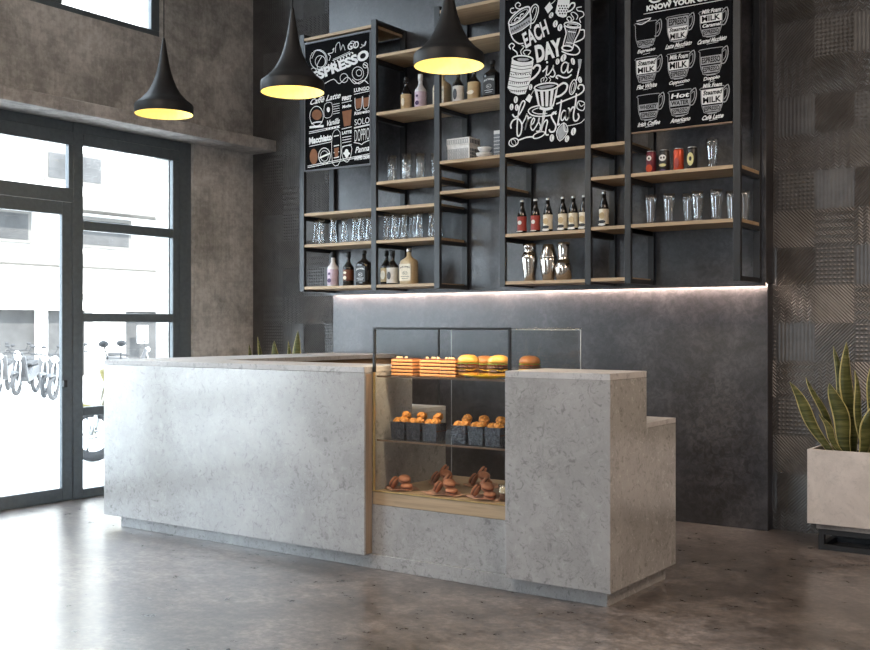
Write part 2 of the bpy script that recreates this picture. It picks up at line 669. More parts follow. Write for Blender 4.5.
def relief_tiles(mb, x_from, x_to):
    """square tiles pressed with one of six line patterns, as real ridges on the wall face"""
    T, AMP = .2425, .0042
    ox, oz = -1.921, 3.04

    def clip(poly, k, lim, keep_above):
        out = []
        for i in range(len(poly)):
            p, q = poly[i], poly[(i + 1) % len(poly)]
            dp, dq = k(p) - lim, k(q) - lim
            if not keep_above:
                dp, dq = -dp, -dq
            if dp >= 0:
                out.append(p)
            if dp * dq < 0:
                t = dp / (dp - dq)
                out.append((p[0] + (q[0] - p[0]) * t, p[1] + (q[1] - p[1]) * t))
        return out

    def ridges(cell, k, per, amp=1.0, ph=0.0):
        """triangular ridges along the function k inside the polygon cell"""
        vals = [k(p) for p in cell]
        i0 = math.floor((min(vals) - ph) / per * 2)
        i1 = math.ceil((max(vals) - ph) / per * 2)
        for i in range(i0, i1):
            a, b = ph + i * per / 2, ph + (i + 1) * per / 2
            pl = clip(clip(cell, k, a, True), k, b, False)
            if len(pl) < 3:
                continue
            up = i % 2 == 0
            vs = []
            for p in pl:
                t = (k(p) - a) / (b - a)
                h = (t if up else 1 - t) * AMP * amp
                vs.append((X0 + p[0] * T, WY - .0008 - h, Z0 + p[1] * T))
            mb.add(vs, [list(range(len(vs)))[::-1]])

    e = .006
    sq = [(e, e), (1 - e, e), (1 - e, 1 - e), (e, 1 - e)]
    for iu in range(math.floor((x_from - ox) / T), math.ceil((x_to - ox) / T)):
        for iv in range(math.floor(-oz / T), math.ceil((CZ - oz) / T)):
            X0, Z0 = ox + iu * T, oz + iv * T
            if X0 < -6.93 or X0 + T > 2.82:
                continue
            kind = (iu * 4 + iv * 5) % 6
            if kind == 0:
                n = 9
                w_ = (1 - 2 * e) / n
                for i in range(n):
                    for j in range(n):
                        cx, cz = e + (i + .5) * w_, e + (j + .5) * w_
                        q = [(cx - w_ / 2, cz), (cx, cz - w_ / 2), (cx + w_ / 2, cz), (cx, cz + w_ / 2)]
                        vs = [(X0 + p[0] * T, WY - .0008, Z0 + p[1] * T) for p in q] + [(X0 + cx * T, WY - .0008 - AMP * 1.1, Z0 + cz * T)]
                        mb.add(vs, [(1, 0, 4), (2, 1, 4), (3, 2, 4), (0, 3, 4)])
            elif kind == 1:
                ridges(sq, lambda p: p[0] + p[1], 1 / 11)
            elif kind == 2:
                ridges(sq, lambda p: p[0] - p[1], 1 / 11)
            elif kind == 4:
                ridges(sq, lambda p: p[0], 1 / 10, .32)
            else:
                n = 10
                w_ = (1 - 2 * e) / n
                for i in range(n):
                    a, b = e + i * w_, e + (i + 1) * w_
                    sg = 1 if i % 2 else -1
                    if kind == 3:
                        ridges([(a, e), (b, e), (b, 1 - e), (a, 1 - e)], lambda p: p[1] + sg * (p[0] - a) - (w_ if sg > 0 else 0) * 1, 1 / 11, .8)
                    else:
                        ridges([(e, a), (1 - e, a), (1 - e, b), (e, b)], lambda p: p[0] + sg * (p[1] - a) - (w_ if sg > 0 else 0) * 1, 1 / 11, .8)


mb = MB().box(-7.15, 3.0, WY, 7.2, 0, CZ)
relief_tiles(mb, -6.93, -5.80)
relief_tiles(mb, -2.25, 2.80)
structure('wall_back', mb, M['tile'], 'dark wall of square tiles pressed with line patterns', fix=False)
structure('wall_right', MB().box(2.8, 3.0, -4.4, WY, 0, CZ), M['wall'], 'concrete wall to the right')
mb = MB()
G0, G1, GZ = 1.25, 6.24, 2.885          # glazed shop front
U0, U1, UZ = 1.4, 5.885, 3.705          # upper window
mb.box(-6.99, WX, G1, WY, 0, GZ).box(-7.15, -6.99, 6.045, WY, 0, GZ)
mb.box(-7.15, WX, -4.4, G0, 0, GZ)
mb.box(-7.15, WX, -4.4, WY, GZ, UZ)
mb.box(-7.15, WX, U1, WY, UZ, CZ)
mb.box(-7.15, WX, -4.4, U0, UZ, CZ)
structure('wall_left', mb, M['wall'], 'board marked brown grey concrete wall around the glazed shop front')
mb = MB()
mb.box(-6.9, -2.4, -4.4, -4.15, 0, CZ).box(-.2, 2.8, -4.4, -4.15, 0, CZ)
mb.box(-2.4, -.2, -4.4, -4.15, 0, .4).box(-2.4, -.2, -4.4, -4.15, 2.8, CZ)
structure('wall_rear', mb, M['wall'], 'concrete wall behind the viewer')
structure('trim_1', MB().box(-5.864, -2.19, 6.85, WY, 0, 1.599), M['panel'], 'dark stone panel behind the bar, lit from above', bevel=.003)
structure('trim_2', MB().box(-5.864, -2.185, 6.80, WY, 1.60, CZ).box(-5.864, -2.185, 6.80, 6.8035, 1.580, 1.60), M['panel'], 'dark stone panel behind the wall shelves', bevel=.003)
structure('trim_3', MB().box(WX, -6.61, -4.1, WY, 2.876, 2.976), M['ledge'], 'concrete ledge over the shop front', bevel=.006)

# ---- glazed shop front (frames in the plane of the left wall)
FX0, FX1 = -6.958, -6.915


def bar(mb, y0, y1, z0, z1, a=FX0, b=FX1):
    mb.box(a, b, y0, y1, z0, z1)


def glazing(parent, rects, name='pane'):
    for y0, y1, z0, z1 in rects:
        p = MB().box(-6.940, -6.933, y0 - .012, y1 + .012, z0 - .012, z1 + .012).build(name, M['pane'], parent, world=True)


w1 = thing('window_1', 'fixed glazed light right of the door in a dark frame', None, (-6.97, 5.65, 0), kind='structure')
mb = MB()
bar(mb, 6.03, 6.10, .07, 2.71)
bar(mb, 6.10, 6.24, 0, 2.88, FX0 - .03, FX1 - .012)
bar(mb, 5.05, 5.14, 0, 2.88)
bar(mb, 5.14, 6.10, 2.71, 2.80)
bar(mb, 1.3, 6.10, 2.80, 2.88, FX0 - .03, FX1 - .012)
bar(mb, 5.14, 6.10, 0, .07)
for z0, z1 in ((2.06, 2.135), (1.355, 1.424), (.631, .70)):
    bar(mb, 5.14, 6.03, z0, z1)
mb.build('window_frame', M['frame'], w1, world=True, bevel=.006)
glazing(w1, [(5.14, 6.03, .07, .631), (5.14, 6.03, .70, 1.355), (5.14, 6.03, 1.424, 2.06), (5.14, 6.03, 2.135, 2.71)])
d1 = thing('door_1', 'dark framed glass entrance door under a transom light', None, (-6.97, 4.1, 0), kind='structure')
mb = MB()
bar(mb, 3.05, 5.05, 2.265, 2.37)
bar(mb, 3.05, 3.15, 0, 2.80)
bar(mb, 3.15, 5.05, 2.70, 2.80)
bar(mb, 5.01, 5.05, 2.37, 2.70)
bar(mb, 3.15, 5.05, 0, .005)
mb.build('door_frame', M['frame'], d1, world=True, bevel=.006)
mb = MB()
bar(mb, 4.955, 5.047, .006, 2.262, FX0, FX1 - .004)
bar(mb, 3.155, 3.25, .006, 2.262, FX0, FX1 - .004)
bar(mb, 3.25, 4.955, .006, .10, FX0, FX1 - .004)
bar(mb, 3.25, 4.955, 2.165, 2.262, FX0, FX1 - .004)
lf = mb.build('door_leaf', M['frame'], d1, world=True, bevel=.005)
MB().box(FX1 - .004, FX1 + .02, 4.955, 4.985, .86, .915).build('door_lock', M['black'], lf, world=True, bevel=.004)
glazing(d1, [(3.25, 4.955, .10, 2.165), (3.15, 5.01, 2.37, 2.70)])
w3 = thing('window_3', 'fixed glazed light on the near side of the door', None, (-6.97, 2.1, 0), kind='structure')
mb = MB()
bar(mb, 1.25, 1.34, 0, 2.88)
bar(mb, 1.34, 3.05, 0, .07)
bar(mb, 1.34, 3.05, 2.71, 2.80)
for z0, z1 in ((2.06, 2.135), (.631, .70)):
    bar(mb, 1.34, 3.05, z0, z1)
mb.build('window_frame', M['frame'], w3, world=True, bevel=.006)
glazing(w3, [(1.34, 3.05, .07, .631), (1.34, 3.05, .70, 2.06), (1.34, 3.05, 2.135, 2.71)])
w2 = thing('window_2', 'upper window in a dark frame high in the concrete wall', None, (-6.97, 3.6, 3.7), kind='structure')
mb = MB()
bar(mb, U0, U1, UZ, 3.755)
bar(mb, U0, U1, CZ - .08, CZ)
for y0, y1 in ((5.80, U1), (4.81, 4.955), (3.1, 3.2), (U0, U0 + .08)):
    bar(mb, y0, y1, 3.755, CZ - .08)
mb.build('window_frame', M['frame'], w2, world=True, bevel=.006)
glazing(w2, [(4.955, 5.80, 3.755, CZ - .08), (3.2, 4.81, 3.755, CZ - .08), (U0 + .08, 3.1, 3.755, CZ - .08)])
w4 = thing('window_fill', 'unseen window added behind the viewer for fill light', None, (-1.3, -4.28, .4), kind='structure')  # invented opening that lets fill daylight in from the rear
mb = MB()
for x0, x1 in ((-2.4, -2.32), (-1.34, -1.26), (-.28, -.2)):
    mb.box(x0, x1, -4.33, -4.23, .4, 2.8)
mb.box(-2.32, -.28, -4.33, -4.23, .4, .48).box(-2.32, -.28, -4.33, -4.23, 2.72, 2.8)
mb.build('window_frame', M['frame'], w4, world=True, bevel=.005)

# ------------------------------------------------------------------ street outside
structure('ground', MB().box(-60, -7.16, -30, 60, -.15, -.02), M['asphalt'], 'pale sunlit street outside the windows')


def on_x(X, px, py):
    d = FWD + RGT * ((px - 435) / FPX) + Vector((0, 0, 1)) * ((326.5 - py) / FPX)
    t = X / d.x
    return (d.y * t, EYE + d.z * t)


FXW = -24.0
b1 = thing('building', 'pale building with arcaded shops across the street', 'building', (FXW - 3, 19, -.02))
mb = MB()
mb.box(FXW - 6, FXW - 2.0, 8, 32, -.02, 13)
mb.build('wall', M['facade'], b1, world=True)
mb = MB()
mb.box(FXW - .6, FXW - .5, 8, 32, 0, 1.75)
mb.build('shop_front', M['shopdark'], b1, world=True)
mb = MB()
mb.box(FXW - 1.98, FXW - .1, 8, 32, 1.75, 2.05)
mb.build('awning_slab', M['facade'], b1, world=True)
mb = MB()
for z in (3.0, 4.6):
    mb.box(FXW - 2.0, FXW - 1.2, 8, 32, z, z + .35)
mb.build('balcony_band', M['facadeband'], b1, world=True)
for y0, y1 in ((14.55, 14.95), (16.7, 16.86), (18.25, 19.35), (21.2, 21.7), (12, 12.4)):
    MB().box(FXW - 1.9, FXW - .15, y0, y1, -.02, 1.76).build('column', M['facade'], b1, world=True)
for y0, y1, z0 in ((13.0, 15.0, 3.6), (16.2, 17.6, 3.6), (19.0, 21.0, 3.6), (14, 16, 5.4), (18, 20, 5.4)):
    wn = MB().box(FXW - 2.02, FXW - 1.93, y0, y1, z0, z0 + .9).build('window', M['facadeband'], b1, world=True)
    MB().box(FXW - 1.93, FXW - 1.915, y0 + .12, y1 - .12, z0 + .1, z0 + .8).build('window_glass', M['shopdark'], wn, world=True)
sg = MB().box(FXW - .1, FXW - .02, 14.6, 16.5, 2.30, 2.62).build('shop_sign', M['signred'], b1, world=True)
mb = MB()
for k in range(6):
    mb.stroke(ell((14.9 + k * .25, 2.46), .07, .06, 8), .03, 0, .01, closed=True, smooth=0)
mb.v = [(FXW - .02 + y, x, z) for x, y, z in mb.v]
mb.build('sign_strokes', M['chalk'], sg, world=True)
mb = MB()
mb.box(FXW - .1, FXW - .04, 19.7, 20.05, .85, 1.35)
mb.build('notice_panel', M['white'], b1, world=True)
mb = MB()
mb.box(FXW - .15, FXW - .05, 8, 32, 2.05, 2.2)
mb.build('cornice', M['facadeband'], b1, world=True)


def motorbike(label, paint):
    r = thing('motorbike', label, 'motorbike', (0, 0, 0), group='motorbikes in the street')
    for x in (-.62, .62):
        wl = MB().torus((x, 0, .27), .22, .05, 'Y', 24, 8).build('wheel', M['tyre'], r)
        h = MB().tube([(x, -.05, .27), (x, .05, .27)], .05, 10)
        for k in range(5):
            a = 2 * PI * k / 5
            h.tube([(x, 0, .27), (x + .19 * math.cos(a), 0, .27 + .19 * math.sin(a))], .012, 5)
        h.build('wheel_hub', M['tin'], wl)
    MB().plate([(-.82, .62), (-.55, .48), (-.15, .33), (.18, .30), (.26, .42), (.05, .50), (-.1, .66), (-.7, .72)], -.12, .12).build('body', paint, r, bevel=.04)
    MB().plate([(.22, .30), (.34, .42), (.52, .92), (.42, .94), (.24, .50)], -.16, .16).build('leg_shield', paint, r, bevel=.03)
    MB().plate([(.40, .52), (.80, .60), (.86, .52), (.62, .53)], -.06, .06).build('front_fender', paint, r, bevel=.02)
    MB().plate([(-.72, .72), (-.08, .68), (.0, .74), (-.3, .80), (-.7, .82)], -.11, .11).build('seat', M['tyre'], r, bevel=.03)
    MB().tube([(.62, -.06, .27), (.50, -.06, .7), (.44, 0, .95)], .022, 6).tube([(.62, .06, .27), (.50, .06, .7), (.44, 0, .95)], .022, 6).build('fork', M['tin'], r)
    hb = MB().tube([(.30, -.34, .98), (.40, -.15, 1.0), (.42, 0, .97), (.40, .15, 1.0), (.30, .34, .98)], .018, 6).build('handlebar', M['tyre'], r)
    for sg_ in (-1, 1):
        MB().tube([(.40, sg_ * .2, 1.0), (.42, sg_ * .28, 1.15)], .008, 5).ball((.42, sg_ * .29, 1.17), .05, .06, .035, 10, 6).build('mirror', M['tyre'], hb)
    MB().ball((.52, 0, .9), .07, .09, .08, 12, 8).build('headlight', M['white'], r)
    return r


bike = motorbike('silver motorbike parked furthest left in front of the shops', M['bikepale'])
bike.location = (-19.75, 12.75, -.02)
bike.rotation_euler = (0, 0, -.75)
bike.scale = (.82, .82, .82)
far = [(-18.75, 12.60, -.95, 'grey motorbike second from the left in the row before the shops', 1), (-17.85, 12.50, -.8, 'pale motorbike third from the left in the row before the shops', 0),
       (-17.05, 12.25, -1.0, 'grey motorbike parked just left of the door mullion', 1), (-19.6, 14.35, -.7, 'pale motorbike behind the front row, under the awning edge', 0),
       (-21.4, 14.3, -.9, 'grey motorbike deepest under the shop awning', 1), (-22.5, 18.2, .9, 'lone motorbike in front of the thick pale pillar', 1)]
greybike = motorbike(far[0][3], M['bikegrey'])
greybike.scale = (.82, .82, .82)
greybike.location = (far[0][0], far[0][1], -.02)
greybike.rotation_euler = (0, 0, far[0][2])
for x, y, rz, lb, k in far[1:]:
    dup(greybike if k else bike, (x, y, -.02), rz, lb)
yb = motorbike('yellow trimmed motorbike close outside, seen beneath the lowest window rail', M['bikeyellow'])
yb.location = (-8.34, 7.04, -.02)
yb.rotation_euler = (0, 0, -2.53)

# ------------------------------------------------------------------ bar counter
bc = thing('bar_counter', 'long grey quartz bar counter turning back to the wall at its left end', 'counter', (-4.0, 4.9, 0))
FY = 4.51
CT = 1.10
XL, XS, XR0, XR1 = -5.85, -3.638, -2.745, -2.175


def cpart(name, mb, mat, bevel=.0015, **kw):
    return mb.build(name, mat, bc, world=True, bevel=bevel, **kw)


cpart('front_panel', MB().box(XL, XS, FY, 4.95, .077, 1.068), M['stone'])
cpart('countertop', MB().box(XL, XS, FY, 4.95, 1.069, CT), M['stonetop'])
cpart('end_block', MB().box(XR0, XR1, FY, 4.92, .077, 1.068), M['stone'])
cpart('block_top', MB().box(XR0, XR1, FY, 4.92, 1.069, CT), M['stonetop'])
cpart('recess_panel', MB().box(XS, XR0, 4.575, 5.29, .077, .346), M['stone'])
mb = MB().box(-5.739, -2.215, 4.56, 5.25, 0, .077)
mb.box(-5.739, -5.3, 5.25, 6.82, 0, .077)
cpart('plinth', mb, M['stone'], .002)
cpart('rear_body', MB().box(XR0, XR1, 4.92, 5.29, .077, .815), M['stone'])
cpart('rear_worktop', MB().box(XR0, XR1, 4.92, 5.29, .816, .842), M['stonetop'])
cpart('rear_body', MB().box(-5.2, XS, 4.95, 5.29, .077, .815), M['stone'])
cpart('rear_worktop', MB().box(-5.2, XS, 4.95, 5.29, .816, .842), M['stonetop'])
cpart('return_panel', MB().box(XL, -5.26, 4.951, 6.845, .077, 1.068), M['stone'])
cpart('return_top', MB().box(XL, -5.2, 4.951, 6.845, 1.069, CT), M['stonetop'])
cpart('return_cladding', MB().box(-5.259, -5.235, 5.30, 6.845, .84, 1.066), M['oakdark'])
cpart('side_trim', MB().box(XS + .0003, XS + .003, FY + .012, 4.572, .08, 1.06), M['trim'], .001)

# ------------------------------------------------------------------ display case let into the counter
dc = thing('display_case', 'glass pastry display case set into the counter front', 'display case', (-3.19, 4.95, .346))
D0, D1, DY0, DY1, DT = XS + .003, XR0 - .012, 4.578, 5.345, 1.303


def dpart(name, mb, mat, bevel=0, parent=None):
    return mb.build(name, mat, parent or dc, world=True, bevel=bevel)


dpart('base_board', MB().box(D0, D1, DY0, DY1, .347, .418), M['oak'], .003)
mb = MB()
mb.box(D0, D0 + .014, DY0, DY0 + .014, 1.07, DT).box(D1 - .014, D1, DY0, DY0 + .014, 1.07, DT).box(D0, D1, DY0, DY0 + .014, DT, DT + .012)
dpart('front_frame', mb, M['steel'], .001)
mb = MB()
mb.box(D0, D0 + .010, DY0, DY0 + .012, .42, 1.069).box(D0, D1, DY0 - .004, DY0 + .010, .4185, .424)
dpart('corner_trim', mb, M['brass'], .001)
mb = MB().box(D0, D0 + .008, 5.20, 5.212, .86, DT)
dpart('rear_post', mb, M['steel'], .001)
dpart('front_pane', MB().box(D0 + .014, D1 - .014, DY0 + .003, DY0 + .009, .425, DT), M['case'])
dpart('side_pane', MB().box(D0 + .002, D0 + .008, DY0 + .02, DY1 - .01, 1.105, DT), M['case'])
dpart('side_pane', MB().box(D1 - .008, D1 - .002, DY0 + .02, DY1 - .01, .425, DT), M['case'])
dpart('top_pane', MB().box(D0 + .002, D1 - .002, DY0 + .028, DY1, DT + .002, DT + .010), M['case'])
dpart('rear_pane', MB().box(D0 + .01, D1 - .01, DY1 - .008, DY1 - .002, .425, DT), M['case'])
mb = MB()
mb.box(D1 - .004, D1, DY1 - .003, DY1 + .004, .42, DT).box(D0, D0 + .003, DY1 - .003, DY1 + .004, .42, DT).box(D0 + .003, D1 - .004, DY1 - .002, DY1 + .003, DT - .004, DT)
dpart('rear_edge', mb, M['tin'], .001)
dpart('case_light', MB().box(D0 + .016, D1 - .016, DY0 + .015, DY0 + .027, DT + .003, DT + .010), M['caseled'])
cl = area('case_lamp', ((D0 + D1) / 2 - dc.location.x, DY0 + .03 - dc.location.y, DT - .002 - dc.location.z), (0, .25, -1), .82, .012, 6.2, (1, .76, .48))
cl.parent = dc
SH1, SH2 = .700, 1.050
for z in (SH1, SH2):
    sh = dpart('glass_shelf', MB().box(D0 + .01, D1 - .012, DY0 + .03, DY1 - .03, z - .008, z), M['case'])
    MB().box(D0 + .01, D1 - .012, DY0 + .026, DY0 + .03, z - .009, z + .001).build('shelf_edge', M['edge'], sh, world=True)

# ------------------------------------------------------------------ wall shelving: steel ladder frames and oak boards
SY0, SY1 = 6.40, 6.798
PX = [(-5.833, -5.785), (-5.097, -5.048), (-4.506, -4.457), (-3.941, -3.896), (-3.273, -3.229), (-2.984, -2.941), (-2.261, -2.214)]
BAYS = [[3.62, 2.228, 1.978, 1.640], [3.395, 2.956, 2.426, 2.228, 1.978, 1.640], [3.62, 3.395, 2.956, 2.532, 2.310],
        [3.62, 2.532, 1.970, 1.637], [2.532, 2.315, 1.983, 1.642], [3.62, 2.315, 1.985]]
ws = thing('wall_shelf', 'black steel and oak shelving hung across the dark panel', 'shelf', (-4.0, 6.6, 1.6))
for i, (a, b) in enumerate(PX):
    for y0, y1 in ((SY0, SY0 + .03), (SY1 - .03, SY1)):
        MB().box(a, b, y0, y1, 1.60, 3.67).build('post', M['steel'], ws, world=True, bevel=.002)
    hs = set([1.632, 3.67])
    for bay in (i - 1, i):
        if 0 <= bay < 6:
            hs |= set(round(z - .0225, 3) for z in BAYS[bay] if z > 1.7 and z < 3.6)
    for z in sorted(hs):
        MB().box(a + .003, b - .003, SY0 + .03, SY1 - .03, z - .03, z).build('side_rail', M['steel'], ws, world=True, bevel=.002)
for i, hs in enumerate(BAYS):
    a, b = PX[i], PX[i + 1]
    xa, xb = (a[0] + a[1]) / 2 + .001, (b[0] + b[1]) / 2 - .001
    if i == 0:
        xa = a[0] + .006
    if i == 5:
        xb = b[1] - .006
    for z in hs:
        if z == 3.62:
            z = 3.637
        mb = MB().box(xa, xb, SY0 + .0305, SY1 - .0305, z - .022, z).box(a[1] + .0005, b[0] - .0005, SY0 + .003, SY0 + .0305, z - .022, z)
        mb.build('shelf_board', M['oak'], ws, world=True)
led = MB().box(-5.86, -2.187, 6.804, 6.813, 1.586, 1.598).build('led_strip', M['led'])
tag(led, 'thin warm light strip under the shelving along the top of the dark panel', 'light')

# ------------------------------------------------------------------ menu boards
BY = 6.404   # front of the boards


def board(name, label, x0, x1, z0, z1, y0=BY, th=.022):
    r = thing(name, label, 'menu board', ((x0 + x1) / 2, y0 + th / 2, z0))
    MB().box(x0, x1, y0, y0 + th, z0, z1).build('board_panel', M['board'], r, world=True, bevel=.002)
    return r


def fin(mb, name, mat, parent):
    return mb.build(name, mat, parent, world=True, fix=False)


LY0, LY1 = BY - .0012, BY - .0002


def cur(f, pts):
    return [f(*p) for p in pts]


# --- board with the big lettering (second from the left)
bX0, bX1 = -3.892, -3.277
mb2 = board('menu_board', 'tall black chalkboard with large white cups and brush lettering', bX0, bX1, 2.5335, 3.612)


def k1(a, b):
    return on_y(BY, 505 + a / 10.15, b / 10.15)


def k2(a, b):
    return on_y(BY, 505 + a / 6.85, 60 + b / 6.85)


_coat = [0]


def lay():
    """each painted mark lies a hair in front of the marks under it"""
    _coat[0] = (_coat[0] + 1) % 400
    return LY0 - _coat[0] * .000006


def S(mb, f, pts, wd=.008, closed=False, mi=0):
    q = lay()
    mb.stroke(cur(f, pts), wd, q, q + .001, mi, closed)


def E_(mb, f, c, rx, rz, rot=0, fill=False, wd=.007, n=18, mi=0):
    pts = cur(f, ell(c, rx, rz, n, rot))
    if fill:
        q = lay()
        mb.plate(pts, q, q + .0004, mi)
    else:
        q = lay()
        mb.stroke(pts, wd, q, q + .001, mi, True, 0)


def Pg(mb, f, pts, mi=0, dy=0):
    q = lay() - dy
    mb.plate(cur(f, pts), q, q + .0004, mi)


mb = MB()
rt = -math.atan2(175, 210)
E_(mb, k1, (145, 162), 135, 44, rt, wd=.011, n=26)
E_(mb, k1, (146, 165), 108, 26, rt, wd=.004, n=24)
S(mb, k1, [(95, 215), (120, 180), (150, 185), (160, 150), (190, 140)], .008)
S(mb, k1, [(40, 250), (55, 330), (85, 400), (140, 442), (188, 440)], .009)
S(mb, k1, [(250, 110), (266, 190), (258, 290)], .009)
Pg(mb, k1, [(46, 285), (150, 240), (255, 165), (264, 235), (170, 305), (64, 352)], 1)
S(mb, k1, [(64, 352), (170, 305), (264, 235)], .006)
for k in range(8):
    S(mb, k1, [(66 + k * 24, 332 - k * 13 - k * k * .3), (76 + k * 24, 300 - k * 13), (84 + k * 24, 322 - k * 13)], .005, mi=2)
S(mb, k1, [(256, 130), (272, 72), (312, 44), (340, 78), (330, 150), (298, 222), (270, 240)], .008)
S(mb, k1, [(276, 130), (296, 80), (318, 76), (316, 130), (290, 195), (274, 205)], .005)
S(mb, k1, [(178, 80), (150, 92), (116, 80), (106, 48), (136, 26), (160, 48), (142, 66)], .007)
S(mb, k1, [(108, 118), (80, 134), (56, 118), (62, 88), (92, 82)], .007)
Pg(mb, k1, [(455, 18), (487, 78), (436, 138), (403, 82)])
S(mb, k1, [(470, 40), (498, 18), (510, 0)], .005)
Pg(mb, k1, [(548, -40), (512, 128), (540, 165), (590, 180), (624, 168), (655, 40), (660, -40)])
for r_ in range(4):
    for q in range(4):
        E_(mb, k1, (548 + q * 26 + (r_ % 2) * 10, 60 + r_ * 26), 8, 9, fill=True, mi=2)
S(mb, k1, [(640, 84), (672, 36), (706, 34), (704, 70), (668, 108), (636, 118)], .011)
for c_, a_, r_ in (((470, 155), 20, .5), ((512, 242), 23, .3), ((558, 280), 23, .3), ((594, 588), 26, .5), ((536, 628), 18, .4), ((690, 620), 20, -.3)):
    E_(mb, k1, c_, a_, a_ * 1.6, r_, True)
    S(mb, k1, [(c_[0] + 4, c_[1] - a_), (c_[0] - 4, c_[1]), (c_[0] + 3, c_[1] + a_)], .004, mi=2)
E_(mb, k1, (685, 255), 84, 30, .1, wd=.009)
E_(mb, k1, (690, 258), 56, 15, .1, wd=.005)
S(mb, k1, [(602, 262), (622, 330), (606, 400), (584, 490)], .009)
S(mb, k1, [(768, 268), (752, 330), (706, 420), (690, 492)], .009)
E_(mb, k1, (632, 490), 54, 26, .1, wd=.010)
for k in range(5):
    S(mb, k1, [(638 + k * 22, 300), (640 + k * 16, 370), (612 + k * 14, 460)], .006, mi=1)
S(mb, k1, [(640, 320), (720, 330)], .006)
S(mb, k1, [(620, 430), (690, 440)], .006)
S(mb, k1, [(762, 306), (806, 308), (800, 384), (730, 424), (706, 430)], .009)
S(mb, k1, [(576, 520), (640, 548), (722, 556), (760, 520), (740, 476), (700, 450)], .009)
S(mb, k1, [(650, 215), (628, 190), (650, 168), (676, 190), (668, 215), (700, 190), (670, 140), (700, 125), (740, 160), (726, 200)], .006)
S(mb, k1, [(770, 230), (758, 190), (800, 160), (790, 120), (740, 110), (730, 80), (780, 70)], .006)
S(mb, k1, [(60, 500), (42, 466), (70, 440), (98, 462), (78, 494), (120, 530), (126, 560)], .008)
S(mb, k1, [(170, 462), (196, 474), (160, 520), (176, 564)], .007)
S(mb, k1, [(206, 556), (186, 530), (214, 508), (262, 520), (236, 560)], .007)
E_(mb, k1, (180, 602), 106, 36, .05, wd=.010, n=24)
Pg(mb, k1, [(120, 600), (150, 590), (230, 592), (250, 606), (200, 622), (140, 618)], 1)
# patterned mug
Pg(mb, k2, [(48, 0), (34, 100), (18, 190), (40, 222), (90, 240), (140, 232), (172, 150), (196, 10), (120, 20)])
for k, yy in enumerate((30, 52, 78, 112, 140, 172, 200)):
    x0_, x1_ = 46 - yy * .15, 192 - yy * .19
    S(mb, k2, [(x0_, yy), ((x0_ + x1_) / 2, yy + 14), (x1_, yy + 4)], .004, mi=2)
for k in range(9):
    S(mb, k2, [(40 + k * 16, 92 + (10 if k % 2 else 0)), (48 + k * 16, 104 - (6 if k % 2 else 0))], .006, mi=2)
    S(mb, k2, [(36 + k * 14, 150), (36 + k * 14, 166)], .005, mi=2)
    S(mb, k2, [(28 + k * 13, 206), (30 + k * 13, 222)], .004, mi=2)
S(mb, k2, [(190, 62), (216, 36), (240, 44), (236, 76), (204, 116), (170, 140)], .015)
# striped cup and saucer
E_(mb, k2, (283, 184), 82, 25, -.12, wd=.011, n=24)
Pg(mb, k2, [(222, 188), (255, 178), (320, 170), (344, 174), (320, 186), (250, 200)], 1)
for a_, b_, c_, d_ in ((204, 222, 228, 240), (240, 262, 252, 268), (276, 300, 278, 296), (314, 336, 306, 320), (348, 362, 326, 334)):
    Pg(mb, k2, [(a_, 205), (b_, 203 - (b_ - 280) * .1), (d_, 318), (c_, 318)])
S(mb, k2, [(204, 200), (226, 280), (246, 326)], .007)
S(mb, k2, [(362, 176), (348, 256), (322, 322)], .007)
S(mb, k2, [(238, 326), (280, 338), (328, 324)], .020)
S(mb, k2, [(358, 186), (400, 158), (428, 174), (416, 214), (380, 244), (346, 254)], .014)
S(mb, k2, [(236, 312), (182, 326), (160, 352), (190, 380), (260, 386), (330, 372), (352, 350)], .009)
S(mb, k2, [(230, 328), (196, 342), (190, 356), (230, 370), (290, 366)], .006)
S(mb, k2, [(250, 156), (248, 132), (270, 120), (262, 146)], .005)
S(mb, k2, [(276, 150), (290, 130), (276, 112), (290, 96)], .005)
S(mb, k2, [(304, 150), (314, 134), (300, 118)], .005)
Pg(mb, k2, [(166, 232), (188, 250), (170, 294), (140, 272)])
S(mb, k2, [(180, 238), (196, 212), (214, 196)], .004)
S(mb, k2, [(505, 282), (548, 296), (536, 346), (494, 328)], .007, True)
S(mb, k2, [(505, 290), (522, 318), (546, 300)], .005)
Pg(mb, k2, [(355, 488), (404, 430), (432, 488), (376, 556)], 1)
S(mb, k2, [(355, 488), (404, 430), (432, 488), (376, 556)], .006, True)
S(mb, k2, [(404, 430), (408, 486), (432, 488)], .006)
S(mb, k2, [(424, 452), (470, 444), (520, 430), (546, 404)], .005)
S(mb, k2, [(518, -6), (508, 60), (490, 140)], .010)
E_(mb, k2, (466, 186), 20, 52, .25, wd=.008)
E_(mb, k2, (466, 190), 9, 34, .25, wd=.004)
Pg(mb, k2, [(500, -4), (528, -4), (516, 60), (506, 60)], 1)
E_(mb, k2, (60, 564), 34, 26, -.5, wd=.008)
E_(mb, k2, (60, 564), 14, 22, -.5, wd=.004)
S(mb, k2, [(88, 552), (150, 530), (200, 526)], .010)
E_(mb, k2, (232, 514), 44, 18, -.4, wd=.008)
for c_, a_, r_ in (((75, 272), 14, .1), ((46, 322), 13, .1), ((82, 326), 13, .1), ((176, 186), 12, .2), ((515, 136), 13, -.2), ((470, 490), 16, .3), ((322, 534), 15, .1), ((426, 540), 14, .3), ((466, 12), 13, -.3), ((360, 10), 12, .2)):
    E_(mb, k2, c_, a_, a_ * 1.7, r_, True)
    S(mb, k2, [(c_[0] + 2, c_[1] - a_ * 1.2), (c_[0] - 3, c_[1]), (c_[0] + 2, c_[1] + a_ * 1.2)], .003, mi=2)
mb.build('cup_drawing', [M['chalk'], M['chalkgrey'], M['board']], mb2, world=True, fix=False)
